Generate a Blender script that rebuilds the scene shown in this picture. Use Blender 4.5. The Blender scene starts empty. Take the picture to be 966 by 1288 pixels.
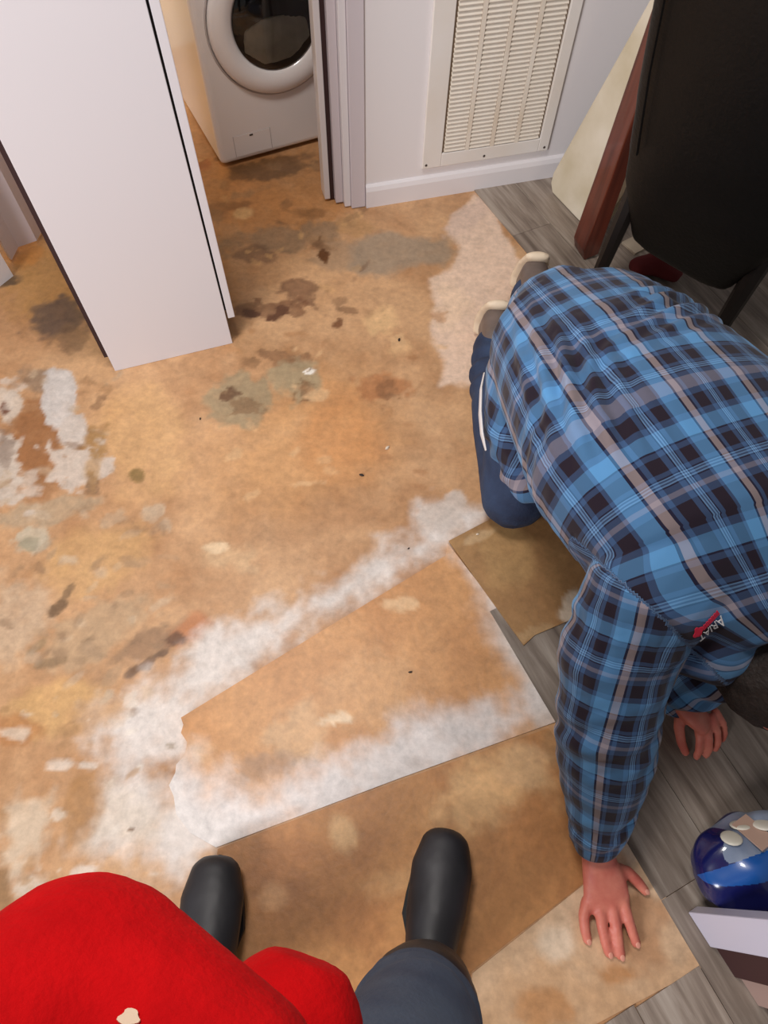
import bpy, bmesh, math, random
import numpy as np
from mathutils import Vector, Matrix
from mathutils.bvhtree import BVHTree

random.seed(7)
S = bpy.context.scene
C = S.collection

# ------------------------------------------------------------------ camera
CAM_H = 1.42
FPX = 850.0
VX, VY = 465.0, 1110.0            # where plumb lines meet in the photograph
down = Vector(((VX - 483) / FPX, -(VY - 644) / FPX, -1)).normalized()
up = -down
ax = Vector((0, 0, -1))
fwd = (ax - up * ax.dot(up)).normalized()
right = fwd.cross(up)
ROT = Matrix((right, fwd, up))     # camera axes -> world axes
cam_d = bpy.data.cameras.new('camera')
cam_d.sensor_fit = 'VERTICAL'
cam_d.sensor_height = 36.0
cam_d.lens = FPX / 1288 * 36.0
cam_d.clip_start = 0.02
cam = bpy.data.objects.new('camera', cam_d)
C.objects.link(cam)
cam.matrix_world = Matrix.Translation((0, 0, CAM_H)) @ ROT.to_4x4()
S.camera = cam


def at(px, py, z=0.0):
    r = ROT @ Vector(((px - 483) / FPX, -(py - 644) / FPX, -1))
    t = (z - CAM_H) / r.z
    return Vector((r.x * t, r.y * t, z))


# ------------------------------------------------------------------ light
W = bpy.data.worlds.new('world')
S.world = W
W.use_nodes = True
W.node_tree.nodes['Background'].inputs[0].default_value = (1.0, 0.965, 0.95, 1)
W.node_tree.nodes['Background'].inputs[1].default_value = 0.23


def area(name, loc, target, size, power, col):
    l = bpy.data.lights.new(name, 'AREA')
    l.shape = 'DISK'
    l.size = size
    l.energy = power
    l.color = col
    o = bpy.data.objects.new(name, l)
    C.objects.link(o)
    o.location = loc
    o.rotation_euler = (Vector(target) - Vector(loc)).to_track_quat('-Z', 'Y').to_euler()
    return o


area('ceiling_light', (-0.42, 0.85, 2.5), (-0.38, 0.9, 0), 0.55, 31, (1.0, 0.95, 0.9))
area('window_light', (-1.9, -1.7, 2.0), (-0.2, 1.5, 0.4), 1.3, 100, (0.98, 0.97, 1.0))
lp = bpy.data.lights.new('washer_side_fill', 'POINT')  # unseen warm lamp added to tint the washer's left side
lp.energy = 6
lp.color = (1.0, 0.57, 0.06)
lp.shadow_soft_size = 0.06
lpo = bpy.data.objects.new('washer_side_fill', lp)
C.objects.link(lpo)
lpo.location = (-1.22, 2.28, 0.62)

S.view_settings.view_transform = 'Standard'
S.view_settings.look = 'None'
S.view_settings.gamma = 1.0
S.view_settings.use_curve_mapping = False
S.view_settings.exposure = -0.08


# ------------------------------------------------------------------ helpers
def lin(c):
    return tuple(((v / 255) / 12.92 if v / 255 <= 0.04045 else ((v / 255 + 0.055) / 1.055) ** 2.4) for v in c[:3])


def tag(o, label=None, cat=None, group=None, kind=None):
    if label:
        o['label'] = label
    if cat:
        o['category'] = cat
    if group:
        o['group'] = group
    if kind:
        o['kind'] = kind
    return o


def link(name, me, mat=None, parent=None, smooth=False):
    o = bpy.data.objects.new(name, me)
    C.objects.link(o)
    if mat and not me.materials:
        me.materials.append(mat)
    if parent:
        o.parent = parent
    if smooth:
        me.polygons.foreach_set('use_smooth', [True] * len(me.polygons))
    return o


def empty(name, loc=(0, 0, 0), rz=0.0):
    o = bpy.data.objects.new(name, None)
    o.empty_display_size = 0.05
    C.objects.link(o)
    o.location = loc
    o.rotation_euler = (0, 0, rz)
    return o


class MB:
    def __init__(self):
        self.v = []
        self.f = []

    def box(self, x0, x1, y0, y1, z0, z1):
        n = len(self.v)
        self.v += [(x, y, z) for z in (z0, z1) for x, y in ((x0, y0), (x1, y0), (x1, y1), (x0, y1))]
        self.f += [tuple(n + i for i in q) for q in ((3, 2, 1, 0), (4, 5, 6, 7), (0, 1, 5, 4), (1, 2, 6, 5), (2, 3, 7, 6), (3, 0, 4, 7))]
        return self

    def loft(self, pts, rx, ry=None, upv=(0, 0, 1), seg=16, cap=True, power=2.0):
        """closed tube through pts with elliptic sections (rx sideways, ry along up) and rounded ends"""
        P = [Vector(p) for p in pts]
        n = len(P)
        rx = [rx] * n if isinstance(rx, (int, float)) else list(rx)
        ry = list(rx) if ry is None else ([ry] * n if isinstance(ry, (int, float)) else list(ry))
        T = []
        for i in range(n):
            a = P[max(i - 1, 0)]
            b = P[min(i + 1, n - 1)]
            T.append((b - a).normalized())
        rings = []
        if cap:
            for k in (0.15, 0.5, 0.8):
                m = math.sqrt(max(0, 1 - (1 - k) ** 2))
                rings.append((P[0] - T[0] * min(rx[0], ry[0]) * (1 - k), T[0], rx[0] * m, ry[0] * m))
        for i in range(n):
            rings.append((P[i], T[i], rx[i], ry[i]))
        if cap:
            for k in (0.8, 0.5, 0.15):
                m = math.sqrt(max(0, 1 - (1 - k) ** 2))
                rings.append((P[-1] + T[-1] * min(rx[-1], ry[-1]) * (1 - k), T[-1], rx[-1] * m, ry[-1] * m))
        base = len(self.v)
        for (c, t, a, b) in rings:
            s = t.cross(Vector(upv))
            if s.length < 1e-4:
                s = t.cross(Vector((0.1, 1, 0)))
            s.normalize()
            u = s.cross(t).normalized()
            for j in range(seg):
                th = 2 * math.pi * j / seg
                cx, sx = math.cos(th), math.sin(th)
                if power != 2.0:
                    cx = math.copysign(abs(cx) ** (2 / power), cx)
                    sx = math.copysign(abs(sx) ** (2 / power), sx)
                self.v.append(tuple(c + s * (a * cx) + u * (b * sx)))
        for i in range(len(rings) - 1):
            for j in range(seg):
                k = (j + 1) % seg
                self.f.append((base + i * seg + j, base + i * seg + k, base + (i + 1) * seg + k, base + (i + 1) * seg + j))
        self.f.append(tuple(base + j for j in range(seg - 1, -1, -1)))
        self.f.append(tuple(base + (len(rings) - 1) * seg + j for j in range(seg)))
        return self

    def cone(self, p0, r0, p1, r1, seg=14):
        return self.loft([p0, p1], [r0, r1], seg=seg)

    def ball(self, c, r, seg=16):
        c = Vector(c)
        rx, ry, rz = r if isinstance(r, tuple) else (r, r, r)
        base = len(self.v)
        n = 10
        for i in range(1, n):
            a = math.pi * i / n
            for j in range(seg):
                t = 2 * math.pi * j / seg
                self.v.append((c.x + rx * math.sin(a) * math.cos(t), c.y + ry * math.sin(a) * math.sin(t), c.z - rz * math.cos(a)))
        for i in range(n - 2):
            for j in range(seg):
                k = (j + 1) % seg
                self.f.append((base + i * seg + j, base + i * seg + k, base + (i + 1) * seg + k, base + (i + 1) * seg + j))
        self.f.append(tuple(base + j for j in range(seg - 1, -1, -1)))
        self.f.append(tuple(base + (n - 2) * seg + j for j in range(seg)))
        return self

    def prism(self, poly, z0, z1):
        """poly of (x, y) -> upright prism"""
        n = len(self.v)
        k = len(poly)
        if sum(poly[i][0] * poly[(i + 1) % k][1] - poly[(i + 1) % k][0] * poly[i][1] for i in range(k)) < 0:
            poly = poly[::-1]
        self.v += [(x, y, z0) for x, y in poly] + [(x, y, z1) for x, y in poly]
        self.f.append(tuple(n + i for i in range(k - 1, -1, -1)))
        self.f.append(tuple(n + k + i for i in range(k)))
        for i in range(k):
            j = (i + 1) % k
            self.f.append((n + i, n + j, n + k + j, n + k + i))
        return self

    def mesh(self, name='mesh'):
        me = bpy.data.meshes.new(name)
        me.from_pydata(self.v, [], self.f)
        me.update()
        return me

    def build(self, name, mat, parent=None, smooth=False, bevel=0.0, seg=2):
        me = self.mesh(name)
        if bevel:
            bm = bmesh.new()
            bm.from_mesh(me)
            bmesh.ops.bevel(bm, geom=list(bm.edges), offset=bevel, segments=seg, affect='EDGES', profile=0.5)
            bm.to_mesh(me)
            bm.free()
        return link(name, me, mat, parent, smooth)


def skin(mb, voxel, smooth=4, factor=0.5):
    """one continuous surface grown over overlapping volumes"""
    me = mb.mesh('tmp')
    o = bpy.data.objects.new('tmp', me)
    C.objects.link(o)
    m = o.modifiers.new('r', 'REMESH')
    m.mode = 'VOXEL'
    m.voxel_size = voxel
    if smooth:
        s = o.modifiers.new('s', 'SMOOTH')
        s.iterations = smooth
        s.factor = factor
    dg = bpy.context.evaluated_depsgraph_get()
    dg.update()
    out = bpy.data.meshes.new_from_object(o.evaluated_get(dg))
    bpy.data.objects.remove(o)
    out.polygons.foreach_set('use_smooth', [True] * len(out.polygons))
    return out


def get_co(me):
    a = np.empty(len(me.vertices) * 3, np.float32)
    me.vertices.foreach_get('co', a)
    return a.reshape(-1, 3)


def get_no(me):
    a = np.empty(len(me.vertices) * 3, np.float32)
    me.vertex_normals.foreach_get('vector', a)
    return a.reshape(-1, 3)


def set_co(me, a):
    me.vertices.foreach_set('co', np.ascontiguousarray(a, np.float32).ravel())
    me.update()


# value noise --------------------------------------------------------------
_rng = np.random.RandomState(3)
_tab = _rng.rand(64, 64, 64).astype(np.float32)


def vnoise(x, y, z=0.0):
    x = np.asarray(x, float)
    y = np.asarray(y, float)
    z = np.broadcast_to(np.asarray(z, float), x.shape)
    xi, yi, zi = np.floor(x).astype(int), np.floor(y).astype(int), np.floor(z).astype(int)
    fx, fy, fz = x - xi, y - yi, z - zi
    fx, fy, fz = (t * t * (3 - 2 * t) for t in (fx, fy, fz))
    r = 0
    for a in (0, 1):
        for b in (0, 1):
            for c in (0, 1):
                r = r + _tab[(xi + a) % 64, (yi + b) % 64, (zi + c) % 64] * (fx if a else 1 - fx) * (fy if b else 1 - fy) * (fz if c else 1 - fz)
    return r * 2 - 1


def fbm(x, y, z=0.0, o=4):
    s, a = 0, 0.55
    for k in range(o):
        s = s + a * vnoise(x * 2 ** k + 13.7 * k, y * 2 ** k + 5.1 * k, np.asarray(z) * 2 ** k + 7.3 * k)
        a *= 0.5
    return s


# ------------------------------------------------------------------ materials
MATS = {}


def mat(name, col, rough=0.5, noise=0.0, nscale=20.0, bump=0.0, bscale=60.0, spec=0.5, metal=0.0, coat=0.0, col2=None, sheen=0.0, trans=0.0, stretch=None, sss=0.0):
    m = bpy.data.materials.new(name)
    MATS[name] = m
    m.use_nodes = True
    nt = m.node_tree
    b = nt.nodes['Principled BSDF']
    b.inputs['Roughness'].default_value = rough
    b.inputs['Specular IOR Level'].default_value = spec
    b.inputs['Metallic'].default_value = metal
    b.inputs['Coat Weight'].default_value = coat
    b.inputs['Sheen Weight'].default_value = sheen
    b.inputs['Transmission Weight'].default_value = trans
    if sss:
        b.inputs['Subsurface Weight'].default_value = sss
        b.inputs['Subsurface Radius'].default_value = (0.01, 0.004, 0.002)
    c1 = (*lin(col), 1)
    b.inputs['Base Color'].default_value = c1
    tc = nt.nodes.new('ShaderNodeTexCoord')
    vec = tc.outputs['Object']
    if stretch:
        mp = nt.nodes.new('ShaderNodeMapping')
        mp.inputs['Scale'].default_value = stretch
        nt.links.new(vec, mp.inputs[0])
        vec = mp.outputs[0]
    if noise or col2:
        n = nt.nodes.new('ShaderNodeTexNoise')
        n.inputs['Scale'].default_value = nscale
        n.inputs['Detail'].default_value = 6
        nt.links.new(vec, n.inputs['Vector'])
        r = nt.nodes.new('ShaderNodeValToRGB')
        c2 = (*lin(col2), 1) if col2 else tuple(v * (1 - noise) for v in c1[:3]) + (1,)
        r.color_ramp.elements[0].position = 0.33
        r.color_ramp.elements[1].position = 0.67
        r.color_ramp.elements[0].color = c2
        r.color_ramp.elements[1].color = c1
        nt.links.new(n.outputs['Fac'], r.inputs[0])
        nt.links.new(r.outputs[0], b.inputs['Base Color'])
    if bump:
        n2 = nt.nodes.new('ShaderNodeTexNoise')
        n2.inputs['Scale'].default_value = bscale
        n2.inputs['Detail'].default_value = 4
        nt.links.new(vec, n2.inputs['Vector'])
        bp = nt.nodes.new('ShaderNodeBump')
        bp.inputs['Strength'].default_value = bump
        bp.inputs['Distance'].default_value = 0.004
        nt.links.new(n2.outputs['Fac'], bp.inputs['Height'])
        nt.links.new(bp.outputs[0], b.inputs['Normal'])
    return m


def floor_material():
    m = bpy.data.materials.new('stained_subfloor')
    m.use_nodes = True
    nt = m.node_tree
    b = nt.nodes['Principled BSDF']
    at_ = nt.nodes.new('ShaderNodeAttribute')
    at_.attribute_name = 'stain'
    tc = nt.nodes.new('ShaderNodeTexCoord')
    n = nt.nodes.new('ShaderNodeTexNoise')
    n.inputs['Scale'].default_value = 55
    n.inputs['Detail'].default_value = 8
    n.inputs['Roughness'].default_value = 0.65
    nt.links.new(tc.outputs['Object'], n.inputs['Vector'])
    r = nt.nodes.new('ShaderNodeMapRange')
    r.inputs[1].default_value = 0.34
    r.inputs[2].default_value = 0.66
    r.inputs[3].default_value = 0.74
    r.inputs[4].default_value = 1.20
    n2 = nt.nodes.new('ShaderNodeTexNoise')
    n2.inputs['Scale'].default_value = 13
    n2.inputs['Detail'].default_value = 10
    n2.inputs['Roughness'].default_value = 0.72
    n2.inputs['Distortion'].default_value = 0.6
    nt.links.new(tc.outputs['Object'], n2.inputs['Vector'])
    ad = nt.nodes.new('ShaderNodeMath')
    ad.operation = 'MULTIPLY_ADD'
    ad.inputs[1].default_value = 0.5
    nt.links.new(n.outputs['Fac'], ad.inputs[0])
    hf2 = nt.nodes.new('ShaderNodeMath')
    hf2.operation = 'MULTIPLY'
    hf2.inputs[1].default_value = 0.5
    nt.links.new(n2.outputs['Fac'], hf2.inputs[0])
    nt.links.new(hf2.outputs[0], ad.inputs[2])
    nt.links.new(ad.outputs[0], r.inputs[0])
    mx = nt.nodes.new('ShaderNodeVectorMath')
    mx.operation = 'SCALE'
    nt.links.new(at_.outputs['Color'], mx.inputs[0])
    nt.links.new(r.outputs[0], mx.inputs['Scale'])
    nt.links.new(mx.outputs[0], b.inputs['Base Color'])
    b.inputs['Roughness'].default_value = 0.42
    b.inputs['Specular IOR Level'].default_value = 0.4
    bp = nt.nodes.new('ShaderNodeBump')
    bp.inputs['Strength'].default_value = 0.25
    bp.inputs['Distance'].default_value = 0.003
    nt.links.new(n.outputs['Fac'], bp.inputs['Height'])
    nt.links.new(bp.outputs[0], b.inputs['Normal'])
    return m


def plank_material():
    m = bpy.data.materials.new('grey_wood_plank')
    m.use_nodes = True
    nt = m.node_tree
    b = nt.nodes['Principled BSDF']
    tc = nt.nodes.new('ShaderNodeTexCoord')
    oi = nt.nodes.new('ShaderNodeObjectInfo')
    mp = nt.nodes.new('ShaderNodeMapping')
    mp.inputs['Scale'].default_value = (2.2, 26, 10)
    nt.links.new(tc.outputs['Object'], mp.inputs[0])
    cb = nt.nodes.new('ShaderNodeCombineXYZ')
    ml = nt.nodes.new('ShaderNodeMath')
    ml.operation = 'MULTIPLY'
    ml.inputs[1].default_value = 37.0
    nt.links.new(oi.outputs['Random'], ml.inputs[0])
    nt.links.new(ml.outputs[0], cb.inputs[2])
    nt.links.new(cb.outputs[0], mp.inputs['Location'])
    n = nt.nodes.new('ShaderNodeTexNoise')
    n.inputs['Scale'].default_value = 1.6
    n.inputs['Detail'].default_value = 8
    n.inputs['Roughness'].default_value = 0.6
    n.inputs['Distortion'].default_value = 0.4
    nt.links.new(mp.outputs[0], n.inputs['Vector'])
    r = nt.nodes.new('ShaderNodeValToRGB')
    e = r.color_ramp.elements
    e[0].position = 0.28
    e[0].color = (*lin((92, 78, 68)), 1)
    e[1].position = 0.72
    e[1].color = (*lin((172, 160, 148)), 1)
    k = e.new(0.5)
    k.color = (*lin((136, 122, 110)), 1)
    nt.links.new(n.outputs['Fac'], r.inputs[0])
    hs = nt.nodes.new('ShaderNodeHueSaturation')
    mr = nt.nodes.new('ShaderNodeMapRange')
    mr.inputs[3].default_value = 0.78
    mr.inputs[4].default_value = 1.12
    nt.links.new(oi.outputs['Random'], mr.inputs[0])
    nt.links.new(mr.outputs[0], hs.inputs['Value'])
    nt.links.new(r.outputs[0], hs.inputs['Color'])
    nt.links.new(hs.outputs[0], b.inputs['Base Color'])
    b.inputs['Roughness'].default_value = 0.45
    return m


def plaid_material():
    m = bpy.data.materials.new('blue_plaid_flannel')
    m.use_nodes = True
    nt = m.node_tree
    b = nt.nodes['Principled BSDF']
    a = nt.nodes.new('ShaderNodeAttribute')
    a.attribute_name = 'weave'
    sp = nt.nodes.new('ShaderNodeSeparateXYZ')
    nt.links.new(a.outputs['Vector'], sp.inputs[0])
    mid, light, dark, navy, beige = (58, 84, 122), (88, 144, 194), (32, 22, 34), (20, 26, 56), (160, 144, 144)
    pale = (112, 154, 198)
    warp = [(0, beige), (.085, navy), (.115, mid), (.17, dark), (.34, mid), (.41, navy), (.425, pale), (.44, mid), (.455, pale), (.47, mid), (.485, pale), (.50, navy), (.515, mid),
            (.57, dark), (.72, mid), (.765, light), (.955, navy), (.985, beige)]
    weft = [(0, dark), (.17, mid), (.245, light), (.42, navy), (.44, mid), (.50, dark), (.655, mid), (.70, navy), (.715, pale), (.73, mid), (.745, pale), (.76, mid), (.775, pale), (.79, navy), (.805, mid),
            (.87, (130, 130, 150)), (.925, mid)]
    outs = []
    for comp, seq, per in ((0, warp, 0.150), (1, weft, 0.160)):
        d = nt.nodes.new('ShaderNodeMath')
        d.operation = 'DIVIDE'
        d.inputs[1].default_value = per
        nt.links.new(sp.outputs[comp], d.inputs[0])
        f = nt.nodes.new('ShaderNodeMath')
        f.operation = 'FRACT'
        nt.links.new(d.outputs[0], f.inputs[0])
        r = nt.nodes.new('ShaderNodeValToRGB')
        r.color_ramp.interpolation = 'CONSTANT'
        e = r.color_ramp.elements
        e[0].position = 0
        e[0].color = (*lin(seq[0][1]), 1)
        e[1].position = seq[1][0]
        e[1].color = (*lin(seq[1][1]), 1)
        for pos, col in seq[2:]:
            q = e.new(pos)
            q.color = (*lin(col), 1)
        nt.links.new(f.outputs[0], r.inputs[0])
        outs.append(r.outputs[0])
    mx = nt.nodes.new('ShaderNodeMix')
    mx.data_type = 'RGBA'
    mx.inputs['Factor'].default_value = 0.45
    nt.links.new(outs[0], mx.inputs[6])
    nt.links.new(outs[1], mx.inputs[7])
    nt.links.new(mx.outputs[2], b.inputs['Base Color'])
    b.inputs['Roughness'].default_value = 0.85
    b.inputs['Specular IOR Level'].default_value = 0.2
    b.inputs['Sheen Weight'].default_value = 0.15
    return m


M_FLOOR = floor_material()
M_PLANK = plank_material()
M_PLAID = plaid_material()
mat('white_paint', (226, 221, 222), 0.45, bump=0.05, bscale=90)
mat('white_trim', (224, 219, 221), 0.35)
mat('grey_trim', (206, 197, 202), 0.45)
mat('vent_cream', (232, 224, 212), 0.5, col2=(218, 203, 184), nscale=7)
mat('vent_frame', (228, 223, 219), 0.5, col2=(222, 213, 203), nscale=5)
mat('vent_gap_shade', (150, 132, 112), 0.8)
mat('cabinet_white', (226, 222, 226), 0.3)
mat('dark_edge', (52, 30, 32), 0.6)
mat('gap_black', (24, 18, 18), 0.8)
mat('washer_white', (228, 222, 220), 0.22, coat=0.3)
mat('washer_grey', (176, 168, 166), 0.35)
mat('drum_dark', (20, 19, 20), 0.4)
mat('washer_glass', (14, 14, 16), 0.06)
nt_ = MATS['washer_glass'].node_tree
tr_ = nt_.nodes.new('ShaderNodeBsdfTransparent')
tr_.inputs[0].default_value = (0.92, 0.94, 0.95, 1)
gl_ = nt_.nodes.new('ShaderNodeBsdfGlossy')
gl_.inputs['Roughness'].default_value = 0.04
fr_n = nt_.nodes.new('ShaderNodeFresnel')
fr_n.inputs[0].default_value = 1.6
mx_ = nt_.nodes.new('ShaderNodeMixShader')
nt_.links.new(fr_n.outputs[0], mx_.inputs[0])
nt_.links.new(tr_.outputs[0], mx_.inputs[1])
nt_.links.new(gl_.outputs[0], mx_.inputs[2])
nt_.links.new(mx_.outputs[0], nt_.nodes['Material Output'].inputs[0])
mat('laundry_cloth', (206, 202, 184), 0.9, noise=0.4, nscale=14, bump=0.6, bscale=18)
mat('slab_stone', (214, 204, 186), 0.5, col2=(184, 170, 140), nscale=5, bump=0.15, bscale=30)
mat('cherry_wood', (108, 50, 34), 0.35, col2=(76, 30, 20), nscale=3, stretch=(14, 14, 1.2), coat=0.3)
mat('black_leather', (14, 12, 11), 0.5, noise=0.3, nscale=9, bump=0.25, bscale=120, spec=0.3)
mat('dark_wood', (20, 13, 11), 0.5)
mat('red_cloth', (92, 18, 20), 0.9)
mat('pale_tile', (176, 160, 140), 0.5)
mat('denim', (44, 62, 92), 0.85, col2=(28, 40, 66), nscale=12, bump=0.35, bscale=160)
mat('denim_grey', (74, 86, 104), 0.85, col2=(50, 62, 84), nscale=12, bump=0.35, bscale=160)
mat('skin', (206, 124, 104), 0.5, col2=(188, 96, 82), nscale=26, bump=0.2, bscale=130, sss=0.08)
mat('nail', (212, 146, 126), 0.35)
mat('hair', (46, 34, 28), 0.7, noise=0.5, nscale=60, bump=0.8, bscale=140)
mat('shoe_grey', (110, 96, 90), 0.45, noise=0.3, nscale=20)
mat('shoe_sole', (218, 198, 172), 0.6)
mat('undershirt', (214, 208, 206), 0.9)
mat('black_rubber', (24, 23, 26), 0.5, col2=(38, 36, 40), nscale=11, bump=0.1, bscale=40)
mat('black_sole', (18, 17, 18), 0.7)
mat('red_fleece', (206, 8, 14), 0.95, col2=(184, 4, 10), nscale=30, bump=0.3, bscale=220, spec=0.15)
mat('pale_spot', (222, 196, 170), 0.8)
mat('logo_white', (236, 234, 236), 0.7)
mat('logo_red', (206, 26, 62), 0.7)
mat('navy_plastic', (18, 22, 78), 0.25, coat=0.4)
mat('blue_plastic', (22, 78, 150), 0.28, coat=0.4)
mat('film_clear', (150, 160, 176), 0.12, coat=0.6, col2=(104, 116, 140), nscale=9)
mat('bottle_cap', (206, 200, 186), 0.4)
mat('tan_tape', (170, 140, 124), 0.5)
mat('box_white', (202, 198, 214), 0.4)
mat('box_maroon', (58, 26, 28), 0.5)
mat('box_tan', (166, 138, 128), 0.6)
mat('screw_dark', (70, 60, 55), 0.5)
mat('debris_dark', (44, 34, 28), 0.8)
mat('debris_pale', (216, 200, 180), 0.8)


# ------------------------------------------------------------------ floor
def blob(px, py, rx, ry, rot, col, a=1.0, soft=0.35, rag=0.35, sc=14):
    """stain: ellipse picked in the photograph, kept as metres on the floor"""
    c = at(px, py)
    t = math.radians(rot)
    e1 = at(px + math.cos(t) * rx, py + math.sin(t) * rx) - c
    e2 = at(px - math.sin(t) * ry, py + math.cos(t) * ry) - c
    inv = np.linalg.inv(np.array([[e1.x, e2.x], [e1.y, e2.y]]))
    return ('e', (c.x, c.y), inv, lin(col), a, soft, rag, sc)


def patch(pts, col, a=1.0, soft=0.02, rag=0.03, sc=14):
    w = np.array([at(*p)[:2] for p in pts])
    return ('p', w, None, lin(col), a, soft, rag, sc)


def poly_sd(w, x, y):
    d = np.full(x.shape, 1e9)
    ins = np.zeros(x.shape, bool)
    k = len(w)
    for i in range(k):
        ax_, ay = w[i]
        bx, by = w[(i + 1) % k]
        ex, ey = bx - ax_, by - ay
        t = np.clip(((x - ax_) * ex + (y - ay) * ey) / (ex * ex + ey * ey), 0, 1)
        d = np.minimum(d, np.hypot(x - ax_ - ex * t, y - ay - ey * t))
        c = ((ay <= y) & (by > y)) | ((by <= y) & (ay > y))
        with np.errstate(divide='ignore', invalid='ignore'):
            xi = ax_ + (y - ay) / (by - ay) * ex
        ins ^= c & (x < xi)
    return np.where(ins, d, -d)


def stain_colours(x, y, base, base2, layers, seed):
    wx, wy = fbm(x * 6, y * 6, 1.1, 2) * 0.05, fbm(x * 6, y * 6, 4.1, 2) * 0.05
    n0 = fbm((x + wx) * 5 + seed, (y + wy) * 5, 0.3, 5) + 0.35 * fbm((x + wx) * 22, (y + wy) * 22, 2.3, 4)
    t = np.clip(0.5 + n0 * 1.1, 0, 1)[:, None]
    col = np.array(lin(base))[None] * t + np.array(lin(base2))[None] * (1 - t)
    for i, (k, c, inv, lc, a, soft, rag, sc) in enumerate(layers):
        if k == 'e':
            q = inv @ np.stack([x - c[0], y - c[1]])
            d = 1 - np.sqrt((q ** 2).sum(0))
            sel = np.nonzero(d > -rag * 1.5)[0]
        else:
            bx0, by0 = c.min(0) - rag * 2 - soft
            bx1, by1 = c.max(0) + rag * 2 + soft
            sel = np.nonzero((x > bx0) & (x < bx1) & (y > by0) & (y < by1))[0]
            d = np.zeros(len(x))
            d[sel] = poly_sd(c, x[sel], y[sel])
        if not len(sel):
            continue
        nz = fbm(x[sel] * sc + 3.1 * i + seed, y[sel] * sc - 1.7 * i, i * 0.77, 5)
        nz = nz + 0.35 * fbm(x[sel] * 60 + i, y[sel] * 60, 0.2, 2)
        m = d[sel] + nz * rag * 1.6
        m = np.clip(m / soft, 0, 1) if k == 'e' else np.clip(m / soft * 0.5 + 0.5, 0, 1)
        hf = fbm(x[sel] * 38 + 2.2 * i, y[sel] * 38, 1.9, 3)
        m = m * m * (3 - 2 * m) * a
        m = np.clip(m * (1 + 0.55 * hf * (1.15 - m)) - 0.10 * np.abs(hf), 0, 1)[:, None]
        col[sel] = col[sel] * (1 - m) + np.array(lc)[None] * m
    return col


def paint(me, base, base2, layers, seed=0.0):
    co = get_co(me)
    col = stain_colours(co[:, 0].astype(float), co[:, 1].astype(float), base, base2, layers, seed)
    grey = col @ np.array([0.3, 0.55, 0.15])
    col = np.clip((col * 0.92 + grey[:, None] * 0.08) * 1.10, 0, 0.9)
    attr = me.attributes.new('stain', 'FLOAT_COLOR', 'POINT')
    attr.data.foreach_set('color', np.concatenate([col, np.ones((len(col), 1))], 1).astype(np.float32).ravel())


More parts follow.
